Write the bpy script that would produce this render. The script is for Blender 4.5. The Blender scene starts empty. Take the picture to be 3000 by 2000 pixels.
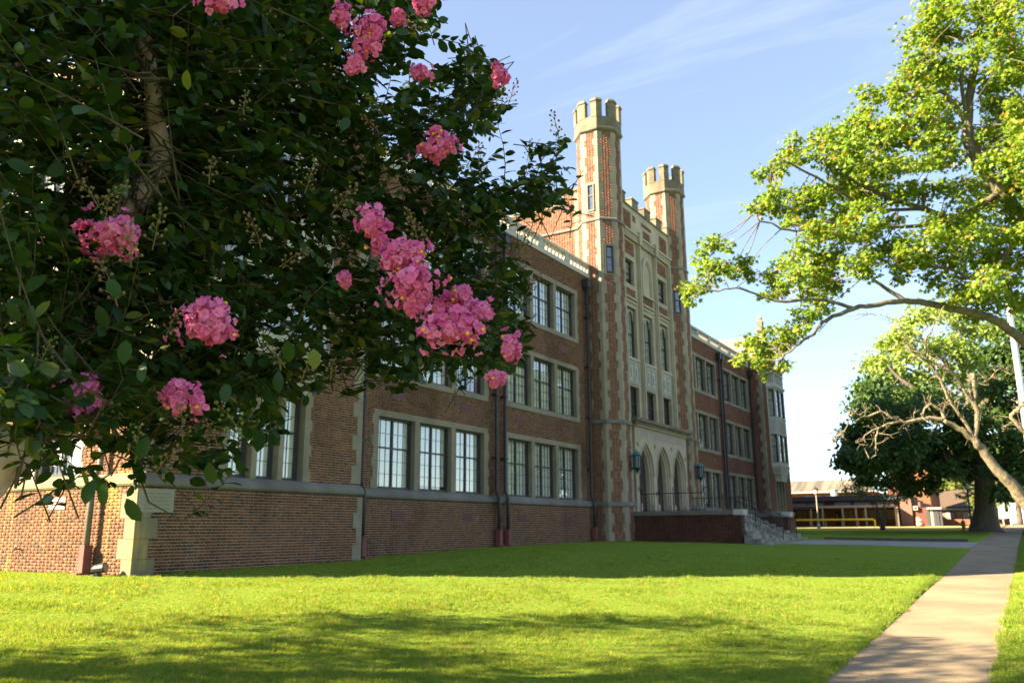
import bpy, math, random
import numpy as np
from mathutils import Vector, Matrix
random.seed(7); RNG = np.random.default_rng(11)
sc = bpy.context.scene; COL = sc.collection
R = math.radians

# ---------------------------------------------------------------- camera
FPX, YAW, PITCH, ROLL = 2402.6, R(31.63), R(12.89), R(-0.32)      # focal length in pixels of the 3000 px photograph
FW = np.array([-math.sin(YAW)*math.cos(PITCH), math.cos(YAW)*math.cos(PITCH), math.sin(PITCH)])
_r = np.array([math.cos(YAW), math.sin(YAW), 0.0]); _u = np.cross(_r, FW)
RT = math.cos(ROLL)*_r + math.sin(ROLL)*_u; UP = -math.sin(ROLL)*_r + math.cos(ROLL)*_u
cam = bpy.data.cameras.new('camera'); camo = bpy.data.objects.new('camera', cam); COL.objects.link(camo)
cam.sensor_width = 36.0; cam.lens = FPX/3000*36; cam.clip_end = 3000; cam.clip_start = 0.05
camo.matrix_world = Matrix(((RT[0], UP[0], -FW[0], 0), (RT[1], UP[1], -FW[1], 0), (RT[2], UP[2], -FW[2], 0), (0, 0, 0, 1)))
cam.dof.use_dof = True; cam.dof.focus_distance = 3.0; cam.dof.aperture_fstop = 6.3
sc.camera = camo
# ---------------------------------------------------------------- sky, sun, exposure
SUN_EL, SUN_AZ = R(27.5), R(225.0)             # the sun stands in the south-west, to the left and a little behind the camera
w = bpy.data.worlds.new('World'); sc.world = w; w.use_nodes = True
nt = w.node_tree; nt.nodes.clear()
sky = nt.nodes.new('ShaderNodeTexSky'); sky.sky_type = 'NISHITA'; sky.sun_disc = False
sky.sun_elevation = SUN_EL; sky.sun_rotation = SUN_AZ; sky.air_density = 0.9; sky.dust_density = 0.05; sky.ozone_density = 2.2
bg = nt.nodes.new('ShaderNodeBackground'); bg.inputs[1].default_value = 0.05
wo = nt.nodes.new('ShaderNodeOutputWorld')
tc = nt.nodes.new('ShaderNodeTexCoord')
def N(t, **k):
    n = nt.nodes.new(t)
    for a, b in k.items(): setattr(n, a, b)
    return n
# thin cirrus: noise laid on the plane of the cloud deck (direction divided by its height)
sep = N('ShaderNodeSeparateXYZ'); nt.links.new(tc.outputs['Generated'], sep.inputs[0])
zc = N('ShaderNodeMath', operation='MAXIMUM'); nt.links.new(sep.outputs[2], zc.inputs[0]); zc.inputs[1].default_value = 0.03
zd = N('ShaderNodeMath', operation='ADD'); nt.links.new(zc.outputs[0], zd.inputs[0]); zd.inputs[1].default_value = 0.10
dv = N('ShaderNodeVectorMath', operation='DIVIDE'); nt.links.new(tc.outputs['Generated'], dv.inputs[0])
cmb = N('ShaderNodeCombineXYZ')
for i in range(3): nt.links.new(zd.outputs[0], cmb.inputs[i])
nt.links.new(cmb.outputs[0], dv.inputs[1])
mp = N('ShaderNodeMapping'); mp.inputs['Rotation'].default_value = (0, 0, R(38)); mp.inputs['Scale'].default_value = (0.55, 2.2, 1.0)
nt.links.new(dv.outputs[0], mp.inputs[0])
ns = N('ShaderNodeTexNoise'); ns.inputs['Scale'].default_value = 1.25; ns.inputs['Detail'].default_value = 8; ns.inputs['Roughness'].default_value = 0.62
ns.inputs['Distortion'].default_value = 0.9
nt.links.new(mp.outputs[0], ns.inputs['Vector'])
rp = N('ShaderNodeMapRange'); rp.inputs[1].default_value = 0.52; rp.inputs[2].default_value = 0.95; rp.inputs[3].default_value = 0.22; rp.inputs[4].default_value = 0.80
nt.links.new(ns.outputs[0], rp.inputs[0])
cmix = N('ShaderNodeMixRGB'); cmix.inputs[2].default_value = (3.4, 3.65, 4.25, 1)
nt.links.new(rp.outputs[0], cmix.inputs[0]); nt.links.new(sky.outputs[0], cmix.inputs[1])
nt.links.new(cmix.outputs[0], bg.inputs[0]); nt.links.new(bg.outputs[0], wo.inputs[0])
sl = bpy.data.lights.new('sun', 'SUN'); sl.energy = 5.0; sl.angle = R(0.6); sl.color = (1.0, 0.82, 0.54)
so = bpy.data.objects.new('sun', sl); COL.objects.link(so)
SUN_TO = Vector((math.sin(SUN_AZ)*math.cos(SUN_EL), math.cos(SUN_AZ)*math.cos(SUN_EL), math.sin(SUN_EL)))
so.rotation_euler = SUN_TO.to_track_quat('Z', 'Y').to_euler(); so.location = (-40, -40, 45)
sc.view_settings.view_transform = 'Standard'; sc.view_settings.look = 'None'; sc.view_settings.gamma = 1.0
sc.view_settings.exposure = 2.76
sc.cycles.max_bounces = 7; sc.cycles.transparent_max_bounces = 12; sc.cycles.use_denoising = True
sc.cycles.caustics_reflective = False; sc.cycles.caustics_refractive = False; sc.cycles.sample_clamp_indirect = 6

# ---------------------------------------------------------------- pixel rays (full-size photo pixels, or "display" pixels of a 2352 px view)
def ray(x, y): return FW + RT*(x-1500)/FPX + UP*(1000-y)/FPX
def rd(x, y): return ray(x*1.27551, y*1.27551)
def at_depth(x, y, d): return rd(x, y)*d
def at_y(x, y, Y): v = rd(x, y); return v*Y/v[1]

# ---------------------------------------------------------------- ground heights (camera lens is z = 0)
GS = ([-90, -10, 0, 10, 13.7, 20, 26.8, 40, 50, 75, 110, 160, 400, 900], [-1.95, -1.8, -1.7, -1.61, -1.55, -1.37, -1.2, -.76, -.6, -.2, .20, .5, 1.0, 1.6])
GF = ([-90, -10, 11, 19, 25, 36, 45, 65, 80, 110, 160, 400, 900], [-1.2, -1.02, -.9, -.79, -.63, -.53, -.5, -.25, -.1, .20, .5, 1.0, 1.6])
def gz(x, y):
    x = np.asarray(x, float); y = np.asarray(y, float)
    a = np.interp(y, *GS); b = np.interp(y, *GF)
    t = np.clip((-2.13-x)/13.9, 0, 1); t = t*t*(3-2*t)*0.35 + t*0.65
    return a*(1-t) + b*t
def G(x, y): return float(gz(x, y))

# ---------------------------------------------------------------- mesh helpers
class MB:
    def __init__(s): s.v = []; s.f = []
    def add(s, vs, fs):
        b = len(s.v); s.v += [tuple(map(float, q)) for q in vs]; s.f += [tuple(b+i for i in q) for q in fs]; return s
    def hexa(s, p): return s.add(p, [(0,3,2,1), (4,5,6,7), (0,1,5,4), (1,2,6,5), (2,3,7,6), (3,0,4,7)])
    def box(s, x0, x1, y0, y1, z0, z1):
        return s.hexa([(x0,y0,z0),(x1,y0,z0),(x1,y1,z0),(x0,y1,z0),(x0,y0,z1),(x1,y0,z1),(x1,y1,z1),(x0,y1,z1)])
    def fbox(s, F, s0, s1, z0, z1, d0, d1):
        if F[2]*F[5]-F[3]*F[4] < 0: s0, s1 = s1, s0
        P = lambda a, d, z: (F[0]+F[2]*a+F[4]*d, F[1]+F[3]*a+F[5]*d, z)
        return s.hexa([P(s0,d0,z0),P(s1,d0,z0),P(s1,d1,z0),P(s0,d1,z0),P(s0,d0,z1),P(s1,d0,z1),P(s1,d1,z1),P(s0,d1,z1)])
    def prism(s, pts, z0, z1):                     # pts: 2-D outline
        n = len(pts); vs = [(x,y,z0) for x,y in pts]+[(x,y,z1) for x,y in pts]
        return s.add(vs, [tuple(range(n-1,-1,-1)), tuple(range(n,2*n))]+[(i,(i+1)%n,n+(i+1)%n,n+i) for i in range(n)])
    def loft(s, rings, caps=True):
        n = len(rings[0]); vs = [q for r in rings for q in r]; fs = []
        for k in range(len(rings)-1):
            for i in range(n): fs.append((k*n+i, k*n+(i+1)%n, (k+1)*n+(i+1)%n, (k+1)*n+i))
        if caps: fs += [tuple(range(n-1,-1,-1)), tuple((len(rings)-1)*n+i for i in range(n))]
        return s.add(vs, fs)
    def lathe(s, c, prof, n=12, a0=0.0):
        return s.loft([[(c[0]+r*math.cos(a0+2*math.pi*i/n), c[1]+r*math.sin(a0+2*math.pi*i/n), z) for i in range(n)] for r, z in prof])
    def tube(s, path, rad, n=8):
        path = [Vector(p) for p in path]; rings = []; m = len(path)
        if not hasattr(rad, '__len__'): rad = [rad]*m
        t0 = (path[1]-path[0]).normalized(); up = Vector((0,0,1)) if abs(t0.z) < .9 else Vector((1,0,0)); nn = t0.cross(up).normalized()
        for i in range(m):
            t = (path[min(i+1,m-1)]-path[max(i-1,0)])
            t = t.normalized() if t.length > 1e-9 else t0
            nn = (nn - t*nn.dot(t)); nn = nn.normalized() if nn.length > 1e-6 else t.orthogonal().normalized(); b = t.cross(nn)
            rings.append([tuple(path[i]+(nn*math.cos(2*math.pi*k/n)+b*math.sin(2*math.pi*k/n))*rad[i]) for k in range(n)])
        return s.loft(rings)
    def build(s, name, mat, parent=None, smooth=False):
        return mesh_obj(name, s.v, s.f, mat, parent, smooth)
def mesh_obj(name, v, f, mat, parent=None, smooth=False):
    me = bpy.data.meshes.new(name); me.from_pydata(v, [], f)
    if smooth: me.polygons.foreach_set('use_smooth', [True]*len(me.polygons))
    return link(name, me, mat, parent)
def link(name, me, mat, parent=None):
    if mat is not None and not me.materials: me.materials.append(mat)
    o = bpy.data.objects.new(name, me); COL.objects.link(o)
    if parent is not None:
        o.parent = parent; o.matrix_parent_inverse = Matrix.Translation(-wloc(parent))
    return o
def wloc(o):
    p = Vector((0,0,0))
    while o is not None:
        p += o.location + (o.matrix_parent_inverse.translation if o.parent else Vector((0,0,0))); o = o.parent
    return p
def np_mesh(name, V, F, mat, parent=None, attr=None, smooth=False):
    """V (n,3) float, F (m,k) int with k = 3 or 4"""
    me = bpy.data.meshes.new(name); k = F.shape[1]
    me.vertices.add(len(V)); me.vertices.foreach_set('co', np.ascontiguousarray(V, np.float32).ravel())
    me.loops.add(F.size); me.loops.foreach_set('vertex_index', np.ascontiguousarray(F, np.int32).ravel())
    me.polygons.add(len(F)); me.polygons.foreach_set('loop_start', np.arange(0, F.size, k, dtype=np.int32)); me.polygons.foreach_set('loop_total', np.full(len(F), k, np.int32))
    if smooth: me.polygons.foreach_set('use_smooth', np.ones(len(F), bool))
    if attr is not None:
        at = me.attributes.new('rnd', 'FLOAT', 'POINT'); at.data.foreach_set('value', np.ascontiguousarray(attr, np.float32))
    me.update(calc_edges=True); me.validate()
    return link(name, me, mat, parent)
def thing(name, label, cat, loc=(0,0,0), group=None):
    o = bpy.data.objects.new(name, None); COL.objects.link(o); o.location = loc; o.empty_display_size = .2
    return tag(o, label, cat, group)
def tag(o, label=None, cat=None, group=None, kind=None):
    if label: o['label'] = label
    if cat: o['category'] = cat
    if group: o['group'] = group
    if kind: o['kind'] = kind
    return o

# ---------------------------------------------------------------- materials
MATS = {}
def mat(name, col=(.5,.5,.5), rough=.8, noise=0.0, scale=4.0, col2=None, metal=0.0, spec=.3, bump=0.0, bscale=None, stretch=None, trans=0.0, contrast=(.3,.7)):
    if name in MATS: return MATS[name]
    m = bpy.data.materials.new(name); m.use_nodes = True; t = m.node_tree; b = t.nodes['Principled BSDF']
    b.inputs['Base Color'].default_value = (*col, 1); b.inputs['Roughness'].default_value = rough; b.inputs['Metallic'].default_value = metal
    b.inputs['Specular IOR Level'].default_value = spec
    tcn = t.nodes.new('ShaderNodeTexCoord'); src = tcn.outputs['Object']
    if stretch:
        mpn = t.nodes.new('ShaderNodeMapping'); mpn.inputs['Scale'].default_value = stretch; t.links.new(src, mpn.inputs[0]); src = mpn.outputs[0]
    if col2 is not None:
        n = t.nodes.new('ShaderNodeTexNoise'); n.inputs['Scale'].default_value = scale; n.inputs['Detail'].default_value = 6; n.inputs['Roughness'].default_value = .6; t.links.new(src, n.inputs['Vector'])
        r = t.nodes.new('ShaderNodeMapRange'); r.inputs[1].default_value, r.inputs[2].default_value = contrast; t.links.new(n.outputs[0], r.inputs[0])
        x = t.nodes.new('ShaderNodeMixRGB'); x.inputs[1].default_value = (*col, 1); x.inputs[2].default_value = (*col2, 1)
        t.links.new(r.outputs[0], x.inputs[0]); t.links.new(x.outputs[0], b.inputs['Base Color'])
    if bump:
        n2 = t.nodes.new('ShaderNodeTexNoise'); n2.inputs['Scale'].default_value = bscale or scale*4; n2.inputs['Detail'].default_value = 5; t.links.new(src, n2.inputs['Vector'])
        bp = t.nodes.new('ShaderNodeBump'); bp.inputs['Strength'].default_value = bump; bp.inputs['Distance'].default_value = .02
        t.links.new(n2.outputs[0], bp.inputs['Height']); t.links.new(bp.outputs[0], b.inputs['Normal'])
    MATS[name] = m; return m
def brick_mat(name, ramp, stain=.5, lichen=False):
    """fired brick: the colour of each brick from its own random number, soot stains and (south wall) lichen laid over"""
    m = bpy.data.materials.new(name); m.use_nodes = True; t = m.node_tree; L = t.links.new; b = t.nodes['Principled BSDF']
    b.inputs['Roughness'].default_value = .85; b.inputs['Specular IOR Level'].default_value = .2
    at = t.nodes.new('ShaderNodeAttribute'); at.attribute_name = 'rnd'; oi = t.nodes.new('ShaderNodeObjectInfo')
    ad = t.nodes.new('ShaderNodeMath'); ad.operation = 'ADD'; L(at.outputs['Fac'], ad.inputs[0]); L(oi.outputs['Random'], ad.inputs[1])
    fr = t.nodes.new('ShaderNodeMath'); fr.operation = 'FRACT'; L(ad.outputs[0], fr.inputs[0])
    cr = t.nodes.new('ShaderNodeValToRGB'); e = cr.color_ramp.elements
    while len(e) < len(ramp): e.new(.5)
    for k, (p, c) in enumerate(ramp): e[k].position = p; e[k].color = (*c, 1)
    L(fr.outputs[0], cr.inputs[0]); out = cr.outputs[0]
    out = stains(t, out, stain, lichen); L(out, b.inputs['Base Color'])
    MATS[name] = m; return m
def stains(t, out, stain, lichen):
    L = t.links.new; geo = t.nodes.new('ShaderNodeNewGeometry')
    if stain:
        mp_ = t.nodes.new('ShaderNodeMapping'); mp_.inputs['Scale'].default_value = (.55, .55, .30); L(geo.outputs['Position'], mp_.inputs[0])
        n = t.nodes.new('ShaderNodeTexNoise'); n.inputs['Scale'].default_value = 1.0; n.inputs['Detail'].default_value = 5; n.inputs['Roughness'].default_value = .62; L(mp_.outputs[0], n.inputs['Vector'])
        r = t.nodes.new('ShaderNodeMapRange'); r.inputs[1].default_value = .50; r.inputs[2].default_value = .74; r.inputs[3].default_value = 0; r.inputs[4].default_value = stain; L(n.outputs[0], r.inputs[0])
        x = t.nodes.new('ShaderNodeMixRGB'); x.blend_type = 'MULTIPLY'; x.inputs[2].default_value = (.30, .27, .27, 1); L(r.outputs[0], x.inputs[0]); L(out, x.inputs[1]); out = x.outputs[0]
    if lichen:
        mp_ = t.nodes.new('ShaderNodeMapping'); mp_.inputs['Scale'].default_value = (1.15, 1.15, .16); mp_.inputs['Location'].default_value = (.35, 0, 0); L(geo.outputs['Position'], mp_.inputs[0])
        n = t.nodes.new('ShaderNodeTexNoise'); n.inputs['Scale'].default_value = 1.3; n.inputs['Detail'].default_value = 6; n.inputs['Roughness'].default_value = .6; L(mp_.outputs[0], n.inputs['Vector'])
        r = t.nodes.new('ShaderNodeMapRange'); r.inputs[1].default_value = .555; r.inputs[2].default_value = .66; r.inputs[3].default_value = 0; r.inputs[4].default_value = .8; L(n.outputs[0], r.inputs[0])
        sp = t.nodes.new('ShaderNodeSeparateXYZ'); L(geo.outputs['Position'], sp.inputs[0])
        rz = t.nodes.new('ShaderNodeMapRange'); rz.inputs[1].default_value = 1.45; rz.inputs[2].default_value = 1.2; L(sp.outputs[2], rz.inputs[0])
        mu = t.nodes.new('ShaderNodeMath'); mu.operation = 'MULTIPLY'; L(r.outputs[0], mu.inputs[0]); L(rz.outputs[0], mu.inputs[1])
        x = t.nodes.new('ShaderNodeMixRGB'); x.inputs[2].default_value = (.46, .27, .05, 1); L(mu.outputs[0], x.inputs[0]); L(out, x.inputs[1]); out = x.outputs[0]
    return out
def stained(name, col, col2, stain=.5, lichen=False, scale=1.2, rough=.85, bump=.15):
    m = mat(name, col, rough, scale=scale, col2=col2, bump=bump, bscale=25); t = m.node_tree; b = t.nodes['Principled BSDF']
    src = b.inputs['Base Color'].links[0].from_socket
    t.links.new(stains(t, src, stain, lichen), b.inputs['Base Color']); return m
DARK = [(0,(.082,.040,.025)),(.35,(.118,.052,.029)),(.6,(.145,.063,.034)),(.82,(.18,.080,.042)),(.95,(.06,.040,.032))]
WARM = [(0,(.135,.062,.043)),(.3,(.175,.080,.053)),(.6,(.205,.097,.064)),(.85,(.245,.122,.082)),(.97,(.11,.066,.052))]
RED  = [(0,(.12,.050,.034)),(.3,(.15,.060,.038)),(.6,(.175,.070,.042)),(.85,(.21,.088,.052)),(.97,(.095,.055,.042))]
M_BRICK = brick_mat('brick_dark', DARK, .75); M_BTOWER = brick_mat('brick_tower', WARM, .25); M_BRED = brick_mat('brick_red', RED, .45)
M_BSOUTH = brick_mat('brick_south', [(p, tuple(min(1, c*1.1) for c in q)) for p, q in DARK], .25, True)
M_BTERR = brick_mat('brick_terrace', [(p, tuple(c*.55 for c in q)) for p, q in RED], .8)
M_MORT = stained('mortar', (.50,.38,.27), (.40,.30,.21), .55); M_MORTS = stained('mortar_south', (.225,.150,.090), (.175,.115,.070), .25, True)
M_MORTT = stained('mortar_tower', (.38,.27,.185), (.31,.22,.15), .3); M_MORTR = stained('mortar_red', (.30,.20,.15), (.22,.14,.11), .5)
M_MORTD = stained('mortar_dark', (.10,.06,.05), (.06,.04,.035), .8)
M_STONE = stained('limestone', (.255,.222,.158), (.168,.149,.112), .35); M_STONEL = stained('limestone_lichen', (.19,.16,.085), (.135,.125,.09), .3, True)
M_QUOIN = stained('quoin_limestone', (.32,.277,.195), (.215,.187,.136), .3)
M_CROWN = stained('limestone_weathered', (.20,.172,.118), (.105,.094,.068), .6, scale=2.2)
M_GREYST = stained('sill_stone', (.185,.170,.145), (.115,.108,.096), .5)
M_WHITE = stained('pale_trim', (.44,.425,.375), (.34,.33,.29), .15); M_PORTAL = stained('portal_stone', (.42,.365,.265), (.31,.272,.20), .15)
M_FRAME = mat('window_paint', (.035,.034,.038), .5, spec=.4); M_PIPE = mat('pipe_paint', (.022,.022,.023), .5, col2=(.035,.034,.033), scale=2)
M_PIPES = mat('pipe_grey', (.15,.145,.125), .6, col2=(.11,.10,.09), scale=2); M_BOOT = mat('boot_red', (.20,.07,.06), .7, col2=(.15,.05,.045), scale=3)
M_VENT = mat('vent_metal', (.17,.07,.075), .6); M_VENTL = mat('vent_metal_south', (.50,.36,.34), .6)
M_IRON = mat('black_iron', (.018,.018,.02), .5); M_ROOF = mat('slate_roof', (.20,.19,.17), .8, col2=(.14,.13,.12), scale=3, bump=.3)
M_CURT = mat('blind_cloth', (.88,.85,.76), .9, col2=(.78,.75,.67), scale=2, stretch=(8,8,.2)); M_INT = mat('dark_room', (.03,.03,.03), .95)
M_WOOD = mat('door_wood', (.045,.025,.018), .6); M_COPPER = mat('verdigris', (.06,.20,.19), .7, col2=(.035,.12,.12), scale=12)
def glass_mat():
    m = bpy.data.materials.new('window_glass'); m.use_nodes = True; t = m.node_tree; t.nodes.clear()
    o = t.nodes.new('ShaderNodeOutputMaterial'); tr = t.nodes.new('ShaderNodeBsdfTransparent'); gl = t.nodes.new('ShaderNodeBsdfGlossy'); gl.inputs['Roughness'].default_value = .02
    tr.inputs[0].default_value = (.96,.98,.97,1); lw = t.nodes.new('ShaderNodeLayerWeight'); pw = t.nodes.new('ShaderNodeMath'); pw.operation = 'POWER'; pw.inputs[1].default_value = 4; fr = t.nodes.new('ShaderNodeMath'); fr.operation = 'MULTIPLY_ADD'; fr.inputs[1].default_value = .8; fr.inputs[2].default_value = .11; t.links.new(lw.outputs['Facing'], pw.inputs[0]); t.links.new(pw.outputs[0], fr.inputs[0])
    mx = t.nodes.new('ShaderNodeMixShader'); L = t.links.new; L(fr.outputs[0], mx.inputs[0]); L(tr.outputs[0], mx.inputs[1]); L(gl.outputs[0], mx.inputs[2]); L(mx.outputs[0], o.inputs[0])
    MATS['glass'] = m; return m
M_GLASS = glass_mat()
# ================================================================ the ground
def axis(lo, hi, step, extra, far):
    a = set(np.round(np.arange(lo, hi+1e-6, step), 3)) | set(extra) | set(far); return np.array(sorted(a))
SWL, SWR = -2.13, -.53                                   # sidewalk edges
WK = (-9.55, -2.13, 38.2, 44.6)                          # walk to the steps
xs = axis(-70, 44, 1.5, [SWL, SWL+.025, SWR-.025, SWR, WK[0], WK[0]+.02, 2.2, 2.22, 9.0, 9.02], [-900,-500,-300,-180,-110,70,110,180,320,600,900])
ys = axis(-40, 135, 1.0, [WK[2], WK[2]+.02, WK[3]-.02, WK[3]], [-500,-250,-120,-70,160,200,260,360,520,800,1500])
XX, YY = np.meshgrid(xs, ys, indexing='ij'); ZZ = gz(XX, YY)
und = .018*np.sin(XX*.9+YY*.35)+.015*np.sin(YY*.8-XX*.5)
ZZ = ZZ + np.where((XX < -2.2) & (XX > -15.5), und, 0)
in_sw = (XX > SWL+.02) & (XX < SWR-.02); in_wk = (XX > WK[0]+.01) & (XX < SWL+.03) & (YY > WK[2]+.01) & (YY < WK[3]-.01); in_road = (XX > 2.21) & (XX < 9.01)
ZZ = np.where(in_sw | in_wk, ZZ-.14, ZZ); ZZ = np.where(in_road, ZZ-.3, ZZ)
nx, ny = XX.shape; V = np.stack([XX, YY, ZZ], -1).reshape(-1, 3); I = np.arange(nx*ny).reshape(nx, ny)
F = np.stack([I[:-1,:-1], I[1:,:-1], I[1:,1:], I[:-1,1:]], -1).reshape(-1, 4)
def lawn_mat():
    m = bpy.data.materials.new('lawn_turf'); m.use_nodes = True; t = m.node_tree; L = t.links.new; b = t.nodes['Principled BSDF']
    b.inputs['Roughness'].default_value = 1; b.inputs['Specular IOR Level'].default_value = .0
    geo = t.nodes.new('ShaderNodeNewGeometry')
    def nz(scale, det, st=(1,1,1)):
        mp_ = t.nodes.new('ShaderNodeMapping'); mp_.inputs['Scale'].default_value = st; L(geo.outputs['Position'], mp_.inputs[0])
        n = t.nodes.new('ShaderNodeTexNoise'); n.inputs['Scale'].default_value = scale; n.inputs['Detail'].default_value = det; n.inputs['Roughness'].default_value = .65; L(mp_.outputs[0], n.inputs['Vector']); return n.outputs[0]
    def ramp(src, a, b_, c0, c1):
        r = t.nodes.new('ShaderNodeMapRange'); r.inputs[1].default_value = a; r.inputs[2].default_value = b_; L(src, r.inputs[0])
        x = t.nodes.new('ShaderNodeMixRGB'); L(r.outputs[0], x.inputs[0])
        for k, c in ((1, c0), (2, c1)):
            if isinstance(c, tuple): x.inputs[k].default_value = (*c, 1)
            else: L(c, x.inputs[k])
        return x.outputs[0]
    c = ramp(nz(14, 6), .35, .68, (.108,.182,.024), (.215,.285,.042))
    c = ramp(nz(.35, 5), .40, .62, c, ramp(nz(20, 5), .35, .68, (.135,.20,.026), (.24,.30,.046)))
    c = ramp(nz(.8, 5), .58, .72, c, (.19,.175,.05))
    sp = t.nodes.new('ShaderNodeSeparateXYZ'); L(geo.outputs['Position'], sp.inputs[0])
    c = ramp(sp.outputs[1], 66, 76, c, ramp(nz(.6, 5), .35, .65, (.26,.24,.085), (.34,.29,.12)))      # dry grass beyond the north end
    L(c, b.inputs['Base Color'])
    bp = t.nodes.new('ShaderNodeBump'); bp.inputs['Strength'].default_value = .9; bp.inputs['Distance'].default_value = .06; L(nz(22, 6), bp.inputs['Height']); L(bp.outputs[0], b.inputs['Normal'])
    return m
lawn = np_mesh('lawn', V, F, lawn_mat(), smooth=True); tag(lawn, 'green mown lawn sloping up to the school walls', None, kind='structure')
# sidewalk slabs
M_CONC = mat('concrete_walk', (.285,.222,.145), .9, scale=.9, col2=(.175,.138,.092), bump=.35, bscale=60, spec=.15)
M_CONC2 = mat('concrete_cool', (.30,.265,.23), .9, scale=1.0, col2=(.24,.215,.19), bump=.25, bscale=60, spec=.15)
M_JOINT = mat('joint_soil', (.10,.085,.05), 1.0, scale=9, col2=(.07,.09,.03))
def strip_pts(x0, x1, y0, y1, n, off, axis_y=True):
    return [y0+(y1-y0)*k/n for k in range(n+1)]
mb = MB(); yy = np.arange(-20, 131, 1.0)
for a, b in zip(yy[:-1], yy[1:]):
    mb.hexa([(SWL+.03,a,G(SWL,a)-.13),(SWR-.03,a,G(SWR,a)-.13),(SWR-.03,b,G(SWR,b)-.13),(SWL+.03,b,G(SWL,b)-.13),(SWL+.03,a,G(SWL,a)-.045),(SWR-.03,a,G(SWR,a)-.045),(SWR-.03,b,G(SWR,b)-.045),(SWL+.03,b,G(SWL,b)-.045)])
side = mb.build('sidewalk', M_JOINT); tag(side, 'straight concrete sidewalk running past the school lawn', None, kind='structure')
L_ = 3.215; y0 = 13.72 - 10*L_; k = 0
while y0 < 125:
    g0, g1 = (.007, .02) if k % 2 else (.02, .007)
    mb = MB(); a, b = y0+g0, y0+L_-g1; n = 4; t = .003*math.sin(k*2.3)
    for i in range(n):
        p, q = a+(b-a)*i/n, a+(b-a)*(i+1)/n
        zt = lambda x, y: G(-1.3, y)-.012+t
        mb.hexa([(SWL+.01,p,zt(0,p)-.1),(SWR-.01,p,zt(0,p)-.1),(SWR-.01,q,zt(0,q)-.1),(SWL+.01,q,zt(0,q)-.1),(SWL+.01,p,zt(0,p)),(SWR-.01,p,zt(0,p)),(SWR-.01,q,zt(0,q)),(SWL+.01,q,zt(0,q))])
    mb.build('slab', M_CONC, side); y0 += L_; k += 1
walk = MB()
for i in range(8):
    for j in range(3):
        p, q = WK[0]+(WK[1]-WK[0])*i/8, WK[0]+(WK[1]-WK[0])*(i+1)/8; a, b = WK[2]+(WK[3]-WK[2])*j/3, WK[2]+(WK[3]-WK[2])*(j+1)/3
        z = lambda x, y: G(x, y)-.035
        walk.hexa([(p,a,z(p,a)-.08),(q,a,z(q,a)-.08),(q,b,z(q,b)-.08),(p,b,z(p,b)-.08),(p,a,z(p,a)),(q,a,z(q,a)),(q,b,z(q,b)),(p,b,z(p,b))])
wk = walk.build('walkway', M_JOINT); tag(wk, 'broad grey concrete walk from the front steps to the sidewalk', None, kind='structure')
for i in range(4):
    for j in range(3):
        p, q = WK[0]+(WK[1]-WK[0])*i/4+.008, WK[0]+(WK[1]-WK[0])*(i+1)/4-.008; a, b = WK[2]+(WK[3]-WK[2])*j/3+.008, WK[2]+(WK[3]-WK[2])*(j+1)/3-.008
        z = lambda x, y: G(x, y)-.008
        MB().hexa([(p,a,z(p,a)-.05),(q,a,z(q,a)-.05),(q,b,z(q,b)-.05),(p,b,z(p,b)-.05),(p,a,z(p,a)),(q,a,z(q,a)),(q,b,z(q,b)),(p,b,z(p,b))]).build('slab', M_CONC2, wk)
# low edging kerb on the far side of the walk
mb = MB()
for i in range(8):
    p, q = -9.0+6.4*i/8, -9.0+6.4*(i+1)/8; a, b = WK[3]+.02, WK[3]+.2
    mb.hexa([(p,a,G(p,a)-.2),(q,a,G(q,a)-.2),(q,b,G(q,b)-.2),(p,b,G(p,b)-.2),(p,a,G(p,a)+.13),(q,a,G(q,a)+.13),(q,b,G(q,b)+.13),(p,b,G(p,b)+.13)])
tag(mb.build('kerb', mat('kerb_dark', (.10,.09,.08), .95, scale=4, col2=(.06,.055,.05))), 'dark low kerb edging the far side of the walk', None, kind='structure')
# street beyond the verge
mb = MB()
for a, b in zip(yy[:-1], yy[1:]):
    mb.hexa([(2.3,a,G(2,a)-.35),(8.95,a,G(2,a)-.35),(8.95,b,G(2,b)-.35),(2.3,b,G(2,b)-.35),(2.3,a,G(2,a)-.14),(8.95,a,G(2,a)-.14),(8.95,b,G(2,b)-.14),(2.3,b,G(2,b)-.14)])
tag(mb.build('road', mat('asphalt', (.05,.05,.052), .9, scale=8, col2=(.065,.063,.06))), 'asphalt street beyond the grass verge', None, kind='structure')
mb = MB()
for a, b in zip(yy[:-1], yy[1:]):
    mb.hexa([(2.14,a,G(2,a)-.35),(2.30,a,G(2,a)-.35),(2.30,b,G(2,b)-.35),(2.14,b,G(2,b)-.35),(2.14,a,G(2,a)+.01),(2.30,a,G(2,a)+.01),(2.30,b,G(2,b)+.01),(2.14,b,G(2,b)+.01)])
tag(mb.build('kerb_street', M_CONC2), 'concrete street kerb beside the grass verge', None, kind='structure')
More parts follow.
